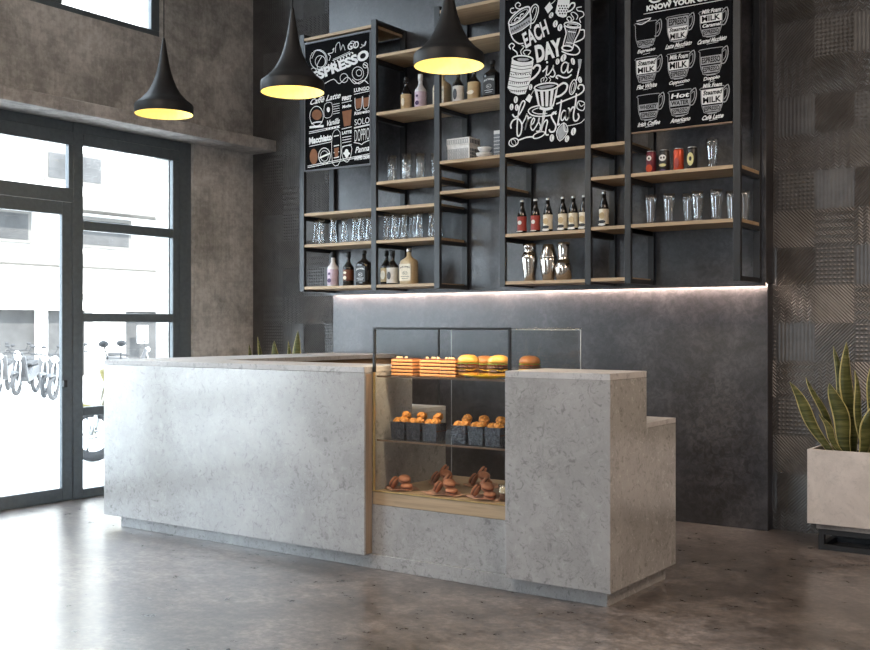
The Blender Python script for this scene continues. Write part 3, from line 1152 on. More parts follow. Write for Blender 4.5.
mb = MB()
write(mb, 'EACH', k1(215, 497), k1(455, 345), k1(172, 345), LY0 - .0025, bold=.03)
write(mb, 'DAY', k1(325, 640), k1(590, 560), k1(300, 465), LY0 - .0025, bold=.05)
fin(mb, 'block_lettering', M['chalk'], mb2)
mb = MB()
S(mb, k2, [(258, 80), (280, 60), (292, 40), (284, 90), (292, 104), (308, 88)], .010)
E_(mb, k2, (289, 16), 7, 8, fill=True)
S(mb, k2, [(308, 88), (326, 60), (334, 36), (330, 60), (344, 92), (332, 116), (308, 112)], .010)
S(mb, k2, [(430, 22), (410, 16), (390, 40), (388, 76), (404, 88), (424, 64), (436, 20), (430, 80), (444, 84), (462, 62)], .010)
S(mb, k2, [(364, 128), (350, 118), (366, 106), (400, 120), (430, 120), (456, 100)], .010)
# fresh
S(mb, k2, [(52, 372), (70, 392), (100, 372), (132, 312), (136, 286), (120, 284), (100, 330), (86, 420), (84, 500), (92, 522), (110, 500), (116, 440), (92, 404), (58, 412), (40, 444), (44, 470)], .011)
S(mb, k2, [(118, 440), (140, 400), (152, 366), (150, 380), (160, 392), (148, 440), (138, 480), (150, 430), (168, 396), (182, 394)], .0095)
S(mb, k2, [(172, 450), (192, 436), (204, 410), (196, 398), (182, 424), (178, 462), (192, 482), (212, 458)], .0095)
S(mb, k2, [(212, 458), (232, 420), (236, 396), (230, 420), (246, 456), (236, 486), (214, 488)], .0095)
S(mb, k2, [(240, 470), (268, 400), (276, 340), (266, 350), (256, 430), (248, 492), (262, 440), (282, 412), (292, 424), (280, 480), (282, 512), (300, 512)], .0095)
# start
S(mb, k2, [(352, 372), (336, 358), (318, 384), (334, 420), (350, 452), (338, 488), (312, 492), (304, 474)], .012)
S(mb, k2, [(388, 272), (380, 340), (366, 420), (362, 446), (376, 436)], .011)
S(mb, k2, [(352, 302), (390, 286), (450, 262), (510, 236), (540, 208), (538, 176), (514, 170), (500, 190), (510, 200)], .010)
S(mb, k2, [(416, 352), (402, 346), (386, 376), (386, 408), (398, 412), (414, 382), (420, 350), (414, 400), (424, 412), (438, 392)], .0095)
S(mb, k2, [(432, 330), (444, 340), (440, 400), (446, 356), (466, 322), (474, 330)], .011)
S(mb, k2, [(490, 228), (484, 300), (470, 372), (474, 412), (492, 416), (508, 392), (500, 366)], .011)
fin(mb, 'script_lettering', M['chalk'], mb2)

# --- board at the left with many small headings
mb1 = board('menu_board', 'framed black chalkboard crowded with coffee headings, left end of the shelving', -5.780, -5.102, 2.565, 3.596, BY, .02)
mb = MB()
mb.box(-5.7815, -5.1005, BY - .006, BY + .022, 3.584, 3.598).box(-5.7815, -5.1005, BY - .006, BY + .022, 2.562, 2.574)
mb.box(-5.7815, -5.772, BY - .006, BY + .022, 2.574, 3.584).box(-5.110, -5.1005, BY - .006, BY + .022, 2.574, 3.584)
mb.build('board_frame', plain('pewter_frame', (.10, .10, .11), .4), mb1, world=True, bevel=.001)


def q1(a, b):
    return on_y(BY, 290 + a / 8.67, 10 + b / 8.67)


def q2(a, b):
    return on_y(BY, 305 + a / 7.65, 90 + b / 7.65)


mb = MB()
write(mb, 'ESPRESSO', q1(200, 628), q1(692, 420), q1(182, 545), LY0, bold=.05)
fin(mb, 'heading_lettering', M['chalk'], mb1)
mb = MB()
write(mb, 'GO', q1(500, 352), q1(598, 326), q1(500, 290), LY0, bold=.02)
fin(mb, 'heading_lettering', M['chalk'], mb1)
mb = MB()
write(mb, 'Caffè Latte', q2(34, 118), q2(266, 62), q2(40, 72), LY0, bold=.02, shear=.05)
fin(mb, 'heading_lettering', M['chalk'], mb1)
mb = MB()
write(mb, 'Vanilla', q2(158, 280), q2(262, 256), q2(162, 236), LY0, bold=.02, shear=.08)
fin(mb, 'heading_lettering', M['chalk'], mb1)
mb = MB()
write(mb, 'Macchiato', q2(32, 418), q2(206, 384), q2(32, 366), LY0, bold=.05)
fin(mb, 'heading_lettering', M['chalk'], mb1)
mb = MB()
write(mb, 'FIRST', q2(284, 84), q2(356, 72), q2(284, 52), LY0, bold=.06)
fin(mb, 'heading_lettering', M['chalk'], mb1)
mb = MB()
write(mb, 'SOLO', q2(380, 272), q2(494, 252), q2(380, 226), LY0, bold=.0)
fin(mb, 'heading_lettering', M['chalk'], mb1)
mb = MB()
write(mb, 'DOPPIO', q2(380, 396), q2(494, 378), q2(380, 306), LY0, bold=-.01)
fin(mb, 'heading_lettering', M['chalk'], mb1)
mb = MB()
write(mb, 'Panna', q2(384, 484), q2(490, 464), q2(386, 438), LY0, bold=.02, shear=.08)
fin(mb, 'heading_lettering', M['chalk'], mb1)
mb = MB()
write(mb, 'WHIPPED CREAM', q2(376, 540), q2(494, 524), q2(376, 512), LY0, bold=.05)
fin(mb, 'heading_lettering', M['chalk'], mb1)
mb = MB()
write(mb, 'LATTE', q2(284, 342), q2(358, 330), q2(284, 318), LY0, bold=.05)
fin(mb, 'heading_lettering', M['chalk'], mb1)
mb = MB()
write(mb, 'Mocha', q2(286, 142), q2(354, 128), q2(288, 118), LY0, bold=.05)
fin(mb, 'heading_lettering', M['chalk'], mb1)
mb = MB()
write(mb, 'LUNGO', q2(376, 18), q2(494, 0), q2(376, -12), LY0, bold=.04)
fin(mb, 'heading_lettering', M['chalk'], mb1)
mb = MB()
write(mb, 'Ristretto', q2(378, 194), q2(494, 172), q2(380, 168), LY0, bold=.03)
fin(mb, 'heading_lettering', M['chalk'], mb1)
mb = MB()
for c_, r_ in (((250, 430), 74), ((264, 446), 44), ((205, 530), 24), ((470, 590), 34), ((590, 550), 50), ((600, 545), 24), ((655, 480), 20), ((545, 300), 26)):
    E_(mb, q1, c_, r_, r_ * 1.15, wd=.005)
S(mb, q1, [(190, 420), (230, 350), (300, 380), (310, 460), (250, 520), (240, 470), (280, 400)], .006)
S(mb, q1, [(340, 440), (352, 400), (330, 380), (370, 370), (384, 330), (370, 350)], .006)
S(mb, q1, [(395, 370), (400, 310), (430, 280), (440, 350), (460, 300), (480, 350)], .005)
S(mb, q1, [(610, 330), (640, 310), (660, 270), (650, 310), (620, 300)], .006)
S(mb, q1, [(300, 640), (380, 600), (430, 640), (500, 580), (560, 640), (640, 610), (680, 640)], .006)
S(mb, q1, [(540, 600), (600, 640), (668, 580), (676, 500), (640, 470)], .007)
S(mb, q1, [(375, 428), (520, 362)], .004)
S(mb, q1, [(372, 440), (540, 366)], .006)
for k in range(9):
    E_(mb, q1, (336 + k * 26, 478 - k * 13), 7, 9, fill=True, n=8)
for a_, b_, y_ in ((32, 268, 318), (32, 268, 330), (36, 206, 428), (282, 360, 96), (282, 360, 296), (376, 496, 284), (376, 496, 290), (22, 496, 578), (22, 496, 590), (376, 496, 30), (284, 358, 430)):
    S(mb, q2, [(a_, y_ + 4), (b_, y_ - (b_ - a_) * .19)], .005)
S(mb, q2, [(376, 402), (420, 410), (436, 418), (450, 404), (494, 384)], .006)
E_(mb, q2, (90, 200), 52, 76, wd=.005)
S(mb, q2, [(50, 258), (90, 246), (134, 244)], .010)
E_(mb, q2, (150, 505), 45, 62, wd=.006)
E_(mb, q2, (150, 505), 30, 40, wd=.004)
S(mb, q2, [(112, 520), (190, 486)], .014)
S(mb, q2, [(152, 112), (206, 100), (206, 196), (152, 208)], .004, True)
E_(mb, q2, (180, 150), 12, 20, fill=True)
for k in range(5):
    S(mb, q2, [(216, 112 + k * 18), (266, 102 + k * 18)], .004)
    E_(mb, q2, (166 + k * 22, 298 - k * 4), 7, 8, fill=True, n=8)
S(mb, q2, [(212, 336), (270, 324), (270, 548), (212, 560)], .004, True)
for y_ in (355, 430, 480, 520):
    S(mb, q2, [(222, y_), (262, y_ - 8)], .008)
for y_ in (365, 385, 405):
    S(mb, q2, [(286, y_), (356, y_ - 13)], .005)
S(mb, q2, [(286, 442), (356, 428), (350, 510), (322, 552), (292, 520)], .005, True)
E_(mb, q2, (320, 486), 16, 34, fill=True)
E_(mb, q2, (320, 486), 26, 14, fill=True)
S(mb, q2, [(384, 60), (390, 150), (430, 144), (440, 50)], .005)
S(mb, q2, [(444, 50), (450, 140), (486, 132), (494, 40)], .005)
S(mb, q2, [(36, 286), (144, 276)], .018)
o = fin(mb, 'ornament_drawing', M['chalk'], mb1)
mb = MB()
E_(mb, q2, (92, 190), 38, 40, fill=True)
fin(mb, 'cup_drawing', M['chalkbrown'], mb1)
mb = MB()
E_(mb, q2, (68, 510), 30, 60, fill=True)
fin(mb, 'cup_drawing', M['chalkbrown'], mb1)
mb = MB()
Pg(mb, q2, [(286, 164), (358, 150), (350, 270), (300, 280)])
fin(mb, 'cup_drawing', M['chalkbrown'], mb1)
mb = MB()
Pg(mb, q2, [(388, 70), (436, 60), (430, 136), (394, 144)])
fin(mb, 'cup_drawing', M['chalkbrown'], mb1)
mb = MB()
Pg(mb, q2, [(448, 62), (492, 54), (484, 124), (452, 134)])
fin(mb, 'cup_drawing', M['chalkbrown'], mb1)
mb = MB()
Pg(mb, q2, [(224, 446), (260, 438), (254, 510), (230, 516)])
fin(mb, 'cup_drawing', M['chalkbrown'], mb1)

# --- board at the right with the grid of nine cups
mb3 = board('menu_board', 'black chalkboard with a grid of nine labelled coffee cups', -2.936, -2.266, 2.582, 3.60, BY, .02)
MB().box(-2.936, -2.266, BY - .004, BY + .02, 2.572, 2.5815).build('bottom_rail', M['edge'], mb3, world=True)


def q3(a, b):
    return on_y(BY, 625 + a / 4.82, b / 4.82)


CUPS = [((100, 165), 'Espresso', [('ESPRESSO', .72, .98, 1)]),
        ((255, 135), 'Latte Macchiato', [('ESPRESSO', .05, .42, 1), ('Steamed', .44, .66, 2), ('MILK', .66, .96, 2)]),
        ((415, 110), 'Caramel Macchiato', [('Milk Foam', -.08, .14, 0), ('MILK', .16, .46, 2), ('Caramel', .48, .68, 0), ('ESPRESSO', .72, .96, 1)]),
        ((103, 335), 'Flat White', [('Steamed', .08, .36, 2), ('MILK', .36, .66, 2), ('ESPRESSO', .70, .96, 1)]),
        ((258, 315), 'Cappuccino', [('Milk Foam', .02, .28, 0), ('MILK', .32, .66, 2), ('ESPRESSO', .70, .96, 1)]),
        ((415, 295), 'Doppio', [('ESPRESSO', .28, .60, 1), ('ESPRESSO', .66, .94, 1)]),
        ((113, 515), 'Irish Coffee', [('WHISKEY', .38, .62, 1), ('ESPRESSO', .70, .94, 1)]),
        ((265, 495), 'Americano', [('Hot', .08, .34, 0), ('WATER', .38, .62, 1), ('ESPRESSO', .70, .94, 1)]),
        ((420, 480), 'Café Latte', [('Milk Foam', -.18, .04, 0), ('Steamed', .08, .34, 2), ('MILK', .34, .66, 2), ('ESPRESSO', .72, .96, 1)])]
head = MB()
hx0, hz = on_y(BY, 646.5, 11.5)
write(head, 'KNOW YOUR COFFEE', (hx0, hz), (hx0 + .52, hz), (hx0, hz + .036), LY0, bold=.05)
head.stroke([(-2.90, 3.30), (-2.80, 3.305), (-2.86, 3.275), (-2.90, 3.285)], .006, LY0, LY1)
head.stroke([(hx0 - .02, hz - .014), (hx0 + .54, hz - .014)], .004, LY0, LY1)
head.stroke([(hx0 + .02, hz + .07), (hx0 + .05, hz + .05), (hx0 + .10, hz + .06), (hx0 + .09, hz + .1), (hx0 + .04, hz + .1)], .012, LY0, LY1)
head.stroke([(hx0 + .14, hz + .09), (hx0 + .16, hz + .03), (hx0 + .17, hz + .08), (hx0 + .19, hz + .04), (hx0 + .22, hz + .07)], .010, LY0, LY1)
fin(head, 'heading_lettering', M['chalk'], mb3)
for (ca, cb), cap, bands in CUPS:
    cx, cz = q3(ca, cb)
    W2, H = .072, .158
    z1 = cz + H / 2

    def wid(t):
        return W2 * (1.0 - .05 * t if t < .45 else (1 - .0225) * math.sqrt(max(.12, 1 - ((t - .45) / .62) ** 2 * .78)))
    d = MB()
    out = [(cx - wid(t / 10), z1 - H * t / 10) for t in range(11)] + [(cx + wid(t / 10), z1 - H * t / 10) for t in range(10, -1, -1)]
    d.stroke(out, .004, LY0, LY1, 1, True, 2)
    d.stroke([(cx + W2 - .002, z1 - .02), (cx + W2 + .03, z1 + .002), (cx + W2 + .036, z1 - .05), (cx + W2 + .016, z1 - .10), (cx + W2 - .012, z1 - .10)], .006, LY0, LY1, 1)
    d.stroke([(cx + W2 + .004, z1 - .03), (cx + W2 + .022, z1 - .018), (cx + W2 + .022, z1 - .06), (cx + W2 + .004, z1 - .085)], .004, LY0, LY1, 1)
    d.stroke([(cx - .03, z1 - H - .006), (cx + .03, z1 - H - .006)], .005, LY0, LY1, 1)
    for tx, t0, t1, kind in bands:
        if kind == 2:
            pl = [(cx - wid(t0) + .003, z1 - H * t0), (cx + wid(t0) - .003, z1 - H * t0), (cx + wid((t0 + t1) / 2) - .003, z1 - H * (t0 + t1) / 2), (cx + wid(t1) - .003, z1 - H * t1), (cx - wid(t1) + .003, z1 - H * t1), (cx - wid((t0 + t1) / 2) + .003, z1 - H * (t0 + t1) / 2)]
            d.plate(pl, LY0, LY1, 0)
        elif kind == 1:
            pl = [(cx - wid(t0) + .004, z1 - H * t0), (cx + wid(t0) - .004, z1 - H * t0), (cx + wid(t1) - .004, z1 - H * t1), (cx - wid(t1) + .004, z1 - H * t1)]
            d.plate(pl, LY0, LY1, 1)
        ww = wid((max(t0, 0) + t1) / 2) * .84
        hh = H * (t1 - t0)
        write(d, tx, (cx - ww, z1 - H * t1 + hh * .14), (cx + ww, z1 - H * t1 + hh * .14), (cx - ww, z1 - H * t0 - hh * .12), LY0 - .0008, 0 if kind == 0 else 2, bold=.03, shear=.06 if tx[1:].islower() or ' ' in tx else 0)
    fin(d, 'cup_drawing', [M['chalk'], M['chalkgrey'], M['board']], mb3)
    t_ = MB()
    hw = .0148 * len(cap) ** .62 + .007
    write(t_, cap, (cx - hw, z1 - H - .045), (cx + hw, z1 - H - .040), (cx - hw, z1 - H - .016), LY0, bold=.03, shear=.08)
    t_.stroke([(cx - hw * .3, z1 - H - .050), (cx + hw * .5, z1 - H - .046)], .0025, LY0, LY1)
    fin(t_, 'caption_lettering', M['chalk'], mb3)

# ------------------------------------------------------------------ bottles, glasses, cans
def round_bottle(label, x, y, z, h, r, body, parts, group, cap=None, neck=.34, name='bottle'):
    t = thing(name, label, 'bottle', (x, y, z), group=group)
    sh = 1 - neck - .14
    prof = [(r * .9, 0), (r, h * .02), (r, h * sh), (r * .93, h * (sh + .05)), (r * .55, h * (sh + .13)), (r * .36, h * (sh + .2)), (r * .33, h * .95), (r * .38, h * .955), (r * .38, h)]
    MB().lathe(prof, seg=20).build('body', body, t)
    if cap:
        MB().lathe([(r * .40, h * .84), (r * .42, h * .84), (r * .42, h * 1.0), (r * .38, h * 1.012)], seg=16).build('cap', cap, t)
    for nm, mt, a, b in parts:
        MB().lathe([(r * 1.005, h * a), (r * 1.012, h * a + .001), (r * 1.012, h * b - .001), (r * 1.005, h * b)], seg=24).build(nm, mt, t)
    return t


def label_mark(t, y, z, w_, h_, mat, name='label_print', tx=None, kind=0):
    """print on the side of a bottle or can that faces the room"""
    mb = MB()
    if tx:
        for k, s in enumerate(tx):
            hz_ = h_ / len(tx)
            write(mb, s, (-w_ / 2, z + h_ - hz_ * (k + .9)), (w_ / 2, z + h_ - hz_ * (k + .9)), (-w_ / 2, z + h_ - hz_ * (k + .2)), y, bold=.03)
        mb.add([], [])
        mb.build(name, mat, t, fix=False)
    else:
        mb.plate(ell((0, z + h_ / 2), w_ / 2, h_ / 2, 14), y, y + .002)
        mb.build(name, mat, t)


def square_bottle(label, x, y, z, h, wd, body, lab, ink, group, stopper):
    t = thing('square_bottle', label, 'bottle', (x, y, z), group=group)
    a = wd / 2
    mb = MB()
    rings = [(a * .96, 0), (a, h * .02), (a, h * .60), (a * .9, h * .66), (a * .45, h * .74), (a * .28, h * .79), (a * .28, h * .92)]
    vs, fs = [], []
    n = 16
    for rr, zz in rings:
        for k in range(n):
            g = 2 * PI * (k + .5) / n
            e = 5 if rr > a * .6 else 2.2
            c_, s_ = math.cos(g), math.sin(g)
            q = rr / (abs(c_) ** e + abs(s_) ** e) ** (1 / e)
            vs.append((q * c_, q * s_ * .8, zz))
    for j in range(len(rings) - 1):
        for k in range(n):
            fs.append((j * n + k, j * n + (k + 1) % n, (j + 1) * n + (k + 1) % n, (j + 1) * n + k))
    fs += [list(range(n))[::-1], [(len(rings) - 1) * n + k for k in range(n)]]
    mb.add(vs, fs, 0, True).build('body', body, t)
    MB().lathe([(a * .30, h * .90), (a * .33, h * .91), (a * .33, h * .99), (a * .28, h)], seg=14).build('stopper', stopper, t)
    lb = MB().box(-a * .82, a * .82, -a * .8 - .0022, -a * .8 + .001, h * .10, h * .56).build('label', lab, t, bevel=.001)
    mb = MB()
    yy = -a * .8 - .0028
    write(mb, "JACK DANIEL'S", (-a * .72, h * .42), (a * .72, h * .42), (-a * .72, h * .48), yy, bold=.04, arc=.5)
    mb.stroke(ell((0, h * .31), a * .36, h * .05, 14), .002, yy, yy + .0005, closed=True, smooth=0)
    write(mb, 'No. 7', (-a * .25, h * .29), (a * .25, h * .29), (-a * .25, h * .33), yy, bold=.03)
    mb.stroke([(-a * .6, h * .21), (a * .6, h * .21)], .003, yy, yy + .0005)
    mb.stroke([(-a * .45, h * .16), (a * .45, h * .16)], .003, yy, yy + .0005)
    mb.build('label_print', ink, lb, fix=False)
    return t


YB = 6.52
LS = 1.6405
G1_ = 'bottles on the lowest shelf'
t = round_bottle('white bottle with black cap and lilac label, left end of lowest shelf', -5.582, YB, LS, .275, .046, M['whitebottle'], [('label', M['pink'], .05, .50)], G1_, M['black'])
label_mark(t, -.048, .09, .022, .022, M['purple'])
label_mark(t, -.048, .03, .038, .034, M['purple'])
t = round_bottle('black wine bottle with small cream and red labels, second on lowest shelf', -5.421, YB, LS, .27, .044, M['darkglass'], [('label', M['choc'], .16, .48)], G1_, M['black'])
label_mark(t, -.0465, .05, .034, .03, M['cream'])
label_mark(t, -.0465, .095, .03, .02, M['cream'])
square_bottle('black square whiskey bottle beside the second post, lowest shelf', -5.262, YB, LS, .275, .115, M['darkglass'], M['black'], M['chalk'], G1_, M['black'])
t = round_bottle('dark bottle with tan label just right of the second post, lowest shelf', -5.088, YB + .06, LS, .27, .044, M['darkglass'], [('label', M['tan'], .10, .50)], G1_, M['black'])
label_mark(t, -.0465, .045, .045, .07, M['cream'])
t = round_bottle('dark bottle with white label beside the square cream bottle', -4.981, YB, LS, .262, .046, M['darkglass'], [('label', M['white'], .05, .50)], G1_, M['black'])
label_mark(t, -.0485, .04, .035, .06, M['motif'])
square_bottle('cream square whiskey bottle at the right of lowest shelf', -4.823, YB, LS, .275, .128, M['amber'], M['cream'], M['black'], G1_, M['tin'])
US = 2.9565
G2_ = 'bottles on the upper shelf'
t = round_bottle('black bottle with tan label, leftmost on the upper shelf', -4.850, YB, US, .262, .042, M['darkglass'], [('label', M['tan'], .05, .50)], G2_, M['black'])
label_mark(t, -.0445, .04, .03, .06, M['cream'])
t = round_bottle('white bottle with lilac label on the upper shelf, half behind a lamp', -4.715, YB, US, .265, .045, M['whitebottle'], [('label', M['pink'], .05, .5)], G2_, M['white'])
label_mark(t, -.0475, .09, .02, .02, M['purple'])
label_mark(t, -.0475, .03, .036, .034, M['purple'])
square_bottle('pale cream square bottle behind the third post, upper shelf', -4.55, YB + .05, US, .275, .125, M['amber'], M['cream'], M['black'], G2_, M['tin'])
t = round_bottle('black bottle with white label right of the third post, upper shelf', -4.372, YB, US, .262, .043, M['darkglass'], [('label', M['white'], .05, .5)], G2_, M['black'])
label_mark(t, -.0455, .03, .034, .08, M['motif'])
t = round_bottle('black bottle with wide tan label, next to the black square bottle', -4.233, YB, US, .262, .048, M['darkglass'], [('label', M['tan'], .05, .54)], G2_, M['black'])
label_mark(t, -.0505, .05, .06, .03, M['cream'])
square_bottle('black square whiskey bottle at the right end of the upper shelf', -4.075, YB, US, .285, .118, M['darkglass'], M['black'], M['chalk'], G2_, M['black'])

SS = 1.9705
G3_ = 'soda bottles'
SODA = [(-3.846, 'red', 'red label soda bottle, leftmost of the row'), (-3.736, 'red', 'red label soda bottle, second of the row'),
        (-3.636, 'tan', 'cream label soda bottle, third of the row'), (-3.518, 'tan', 'cream label soda bottle, fourth of the row'),
        (-3.436, 'tan', 'cream label soda bottle, fifth from the left in the row'), (-3.355, 'tan', 'cream label soda bottle partly behind the post'),
        (-3.205, 'tan', 'cream label soda bottle alone right of the post')]
protos = {}
for k, (x, kd, lb) in enumerate(SODA):
    lb += ' above the steel shakers'
    zz = SS if k < 6 else 1.9835
    if kd not in protos:
        t = thing('soda_bottle', lb, 'bottle', (x, 6.55, zz), group=G3_)
        MB().lathe([(.030, 0), (.033, .006), (.033, .055), (.030, .08), (.033, .11), (.033, .135), (.027, .165), (.015, .20), (.0125, .235)], seg=18).build('body', M['darkglass'], t)
        MB().lathe([(.0145, .234), (.0150, .236), (.0150, .246), (.012, .249)], seg=14).build('cap', M['tin'], t)
        MB().lathe([(.0335, .028), (.0338, .03), (.0338, .053), (.0312, .08), (.0338, .11), (.0338, .128), (.033, .13)], seg=22).build('label', M['red'] if kd == 'red' else M['cream'], t)
        if kd == 'red':
            label_mark(t, -.0352, .07, .03, .03, M['white'])
            label_mark(t, -.0352, .02, .05, .008, M['white'])
        else:
            label_mark(t, -.0352, .062, .04, .045, M['tan'])
            label_mark(t, -.0352, .032, .055, .022, M['black'])
            label_mark(t, -.0358, .016, .055, .016, M['white'])
        protos[kd] = t
    else:
        dup(protos[kd], (x, 6.55, zz), 0, lb)

# milk-bottle shaped glasses in two bays
G4_ = 'tall waisted glasses'
ZG = 1.9785
gp = thing('waisted_glass', 'tall waisted drinking glass at the far left of the glass row', 'glass', (-5.755, 6.52, ZG), group=G4_)
MB().shell([(.030, 0), (.033, .008), (.033, .05), (.027, .10), (.022, .145), (.024, .17), (.029, .205)], .0035, seg=18).build('bowl', M['ware'], gp)
bay1 = [(-5.690, 6.50), (-5.645, 6.60), (-5.560, 6.50), (-5.485, 6.55), (-5.410, 6.62), (-5.350, 6.52), (-5.275, 6.50), (-5.195, 6.50)]
nth = ['second', 'third', 'fourth', 'fifth', 'sixth', 'seventh', 'eighth', 'ninth']
for k, (x, y) in enumerate(bay1):
    dup(gp, (x, y, ZG), 0, f'tall waisted drinking glass, {nth[k]} from the left end of the glass row')
bay2 = [(-5.030, 6.62), (-5.005, 6.48), (-4.940, 6.58), (-4.925, 6.47), (-4.870, 6.62), (-4.850, 6.50), (-4.790, 6.56), (-4.710, 6.50), (-4.625, 6.54), (-4.640, 6.66)]
nth2 = ['first', 'second', 'third', 'fourth', 'fifth', 'sixth', 'seventh', 'eighth', 'front one at the right end', 'rear one at the right end']
for k, (x, y) in enumerate(bay2):
    dup(gp, (x, y, ZG), 0, (f'tall waisted drinking glass, {nth2[k]} from the second post' if k < 8 else f'tall waisted drinking glass, {nth2[k]} of the second bay'))
G5_ = 'tumblers'
tp = thing('tumbler', 'straight clear tumbler, leftmost above the waisted glasses', 'glass', (-4.967, 6.5, 2.4265), group=G5_)
MB().shell([(.032, 0), (.036, .01), (.040, .10), (.042, .20)], .004, seg=20).build('bowl', M['ware'], tp)
for k, (x, y) in enumerate([(-4.875, 6.58), (-4.815, 6.48), (-4.715, 6.52), (-4.63, 6.60)]):
    dup(tp, (x, y, 2.4265), 0, 'straight clear tumbler, ' + ['second', 'third', 'fourth', 'fifth'][k] + ' from the left above the waisted glasses')
G6_ = 'beer glasses'
BG = [(.026, 0), (.030, .006), (.029, .03), (.033, .09), (.040, .14), (.041, .165), (.037, .195)]
bp = thing('beer_glass', 'clear beer glass standing alone right of the four cans', 'glass', (-2.437, 6.52, 2.3155), group=G6_)
MB().shell(BG, .0035, seg=22).build('bowl', M['ware'], bp)
for k, (x, y, lb) in enumerate([(-2.851, 6.52, 'leftmost'), (-2.725, 6.52, 'second from left, front row'), (-2.63, 6.60, 'third from left, set back'), (-2.525, 6.50, 'fourth from left, front row'),
                                (-2.40, 6.49, 'fifth from left, front row'), (-2.345, 6.62, 'sixth from left, in the rear row'), (-2.272, 6.64, 'furthest right behind the end post')]):
    dup(bp, (x, y, 1.9855), 0, 'clear beer glass on the shelf below the cans, ' + lb)

# shakers
def shaker(label, prof, x, lid_from):
    t = thing('cocktail_shaker', label, 'shaker', (x, 6.55, 1.6375), group='cocktail shakers')
    k = [i for i, p in enumerate(prof) if p[1] <= lid_from][-1]
    MB().lathe(prof[:k + 1], seg=28).build('body', M['chrome'], t)
    MB().lathe([(prof[k][0] * 1.03, prof[k][1] - .004)] + prof[k:], seg=28).build('lid', M['chrome'], t)
    return t


shaker('polished steel shaker with flared waist, leftmost of three under the sodas', [(.036, 0), (.038, .004), (.044, .06), (.056, .14), (.058, .165), (.05, .19), (.044, .205), (.036, .225), (.046, .235), (.046, .262), (.04, .268)], -3.785, .205)
shaker('rounded polished steel shaker with domed lid, middle of three under the sodas', [(.036, 0), (.040, .004), (.050, .07), (.060, .14), (.060, .17), (.052, .20), (.040, .235), (.036, .252), (.03, .258)], -3.632, .17)
shaker('steel shaker with wide base and narrow top, rightmost of three under the sodas', [(.044, 0), (.056, .02), (.064, .085), (.064, .09), (.050, .115), (.042, .15), (.038, .165), (.040, .20), (.044, .25), (.040, .262), (.03, .266)], -3.512, .15)

# cans
CAN = [(-2.851, 'cancrimson', 'white', 'dark crimson can with round white badge, leftmost of four cans'), (-2.757, 'candark', 'white', 'black can with white mask face print, second of four cans'),
       (-2.661, 'canred', 'red', 'orange red can, third of four cans'), (-2.569, 'candark', 'canyellow', 'black can with pale yellow badge, rightmost of four cans')]
for k, (x, body, badge, lb) in enumerate(CAN):
    t = thing('drink_can', lb, 'can', (x, 6.52, 2.3155), group='drink cans')
    MB().lathe([(.026, 0), (.033, .008), (.033, .135), (.028, .147)], seg=22).build('body', M[body], t)
    MB().lathe([(.0285, .146), (.029, .148), (.029, .152), (.026, .152), (.025, .149)], seg=22).build('rim', M['tin'], t)
    if k == 0:
        label_mark(t, -.0352, .085, .034, .034, M['white'])
        label_mark(t, -.0358, .094, .012, .014, M['black'])
        label_mark(t, -.0352, .012, .044, .05, M['canred'])
    elif k == 1:
        label_mark(t, -.0352, .076, .048, .042, M['white'])
        for xx in (-.010, .010):
            MB().plate(ell((xx, .098), .006, .008, 10), -.0362, -.0345).build('label_print', M['black'], t)
        label_mark(t, -.0352, .04, .05, .02, M['canyellow'])
        label_mark(t, -.0352, .006, .04, .018, M['purple'])
    elif k == 2:
        label_mark(t, -.0352, .02, .03, .07, M['red'])
    else:
        label_mark(t, -.0352, .03, .044, .085, M['canyellow'])
        label_mark(t, -.0358, .06, .018, .03, M['candark'])

# patterned boxes, bowls and canister on the shelf
def motif_box(name, label, cat, x0, x1, y0, y1, z, h, lid):
    t = thing(name, label, cat, ((x0 + x1) / 2, (y0 + y1) / 2, z))
    MB().box(x0, x1, y0, y1, z, z + h - lid).build('body', M['ceramic'], t, world=True, bevel=.003)
    if lid:
        MB().box(x0 - .003, x1 + .003, y0 - .003, y1 + .003, z + h - lid + .001, z + h).build('lid', M['ceramic'], t, world=True, bevel=.003)
    mb = MB()
    rows = [(z + .012 + k * .026, .020) for k in range(int((h - lid - .01) / .026))]
    if lid:
        rows.append((z + h - lid + .012, lid - .024))
    for zz, hh in rows:
        n = 9
        for k in range(n):
            a = x0 + .006 + k * (x1 - x0 - .012) / n
            b = a + (x1 - x0 - .012) / n * .62
            mb.stroke([(a, zz), (b, zz), (b, zz + hh), (a, zz + hh)], .0035, y0 - .0042, y0 - .0032, 0, True, 0)
    mb.build('motif_print', M['motif'], t, world=True, fix=False)
    mb = MB()
    for zz, hh in rows:
        for k in range(6):
            a = y0 + .008 + k * (y1 - y0 - .016) / 6
            mb.box(x1 + .0032, x1 + .0042, a, a + (y1 - y0) / 6 * .55, zz, zz + hh)
    mb.build('motif_print', M['motif'], t, world=True)
    return t


ZB = 2.5325
motif_box('patterned_box', 'lidded white box with grey grid motif, left on its shelf', 'box', -4.43, -4.235, 6.46, 6.60, ZB, .165, .055)
t = motif_box('canister', 'tall white canister with grey motif beside the fourth post', 'canister', -4.04, -3.96, 6.48, 6.56, ZB, .19, 0)
bw = thing('bowl', 'white bowl at the bottom of the stack of two', 'bowl', (-4.145, 6.52, ZB), group='stacked bowls')
MB().shell([(.032, 0), (.036, .004), (.058, .03), (.062, .042)], .004, seg=26).build('body', M['ceramic'], bw)
b2 = dup(bw, (-4.14, 6.52, ZB + .046), 0, 'smaller looking white bowl on top of the stack of two')
b2.scale = (.86, .86, .9)
bw.children[0].modifiers.new('w', 'WELD').merge_threshold = .00001

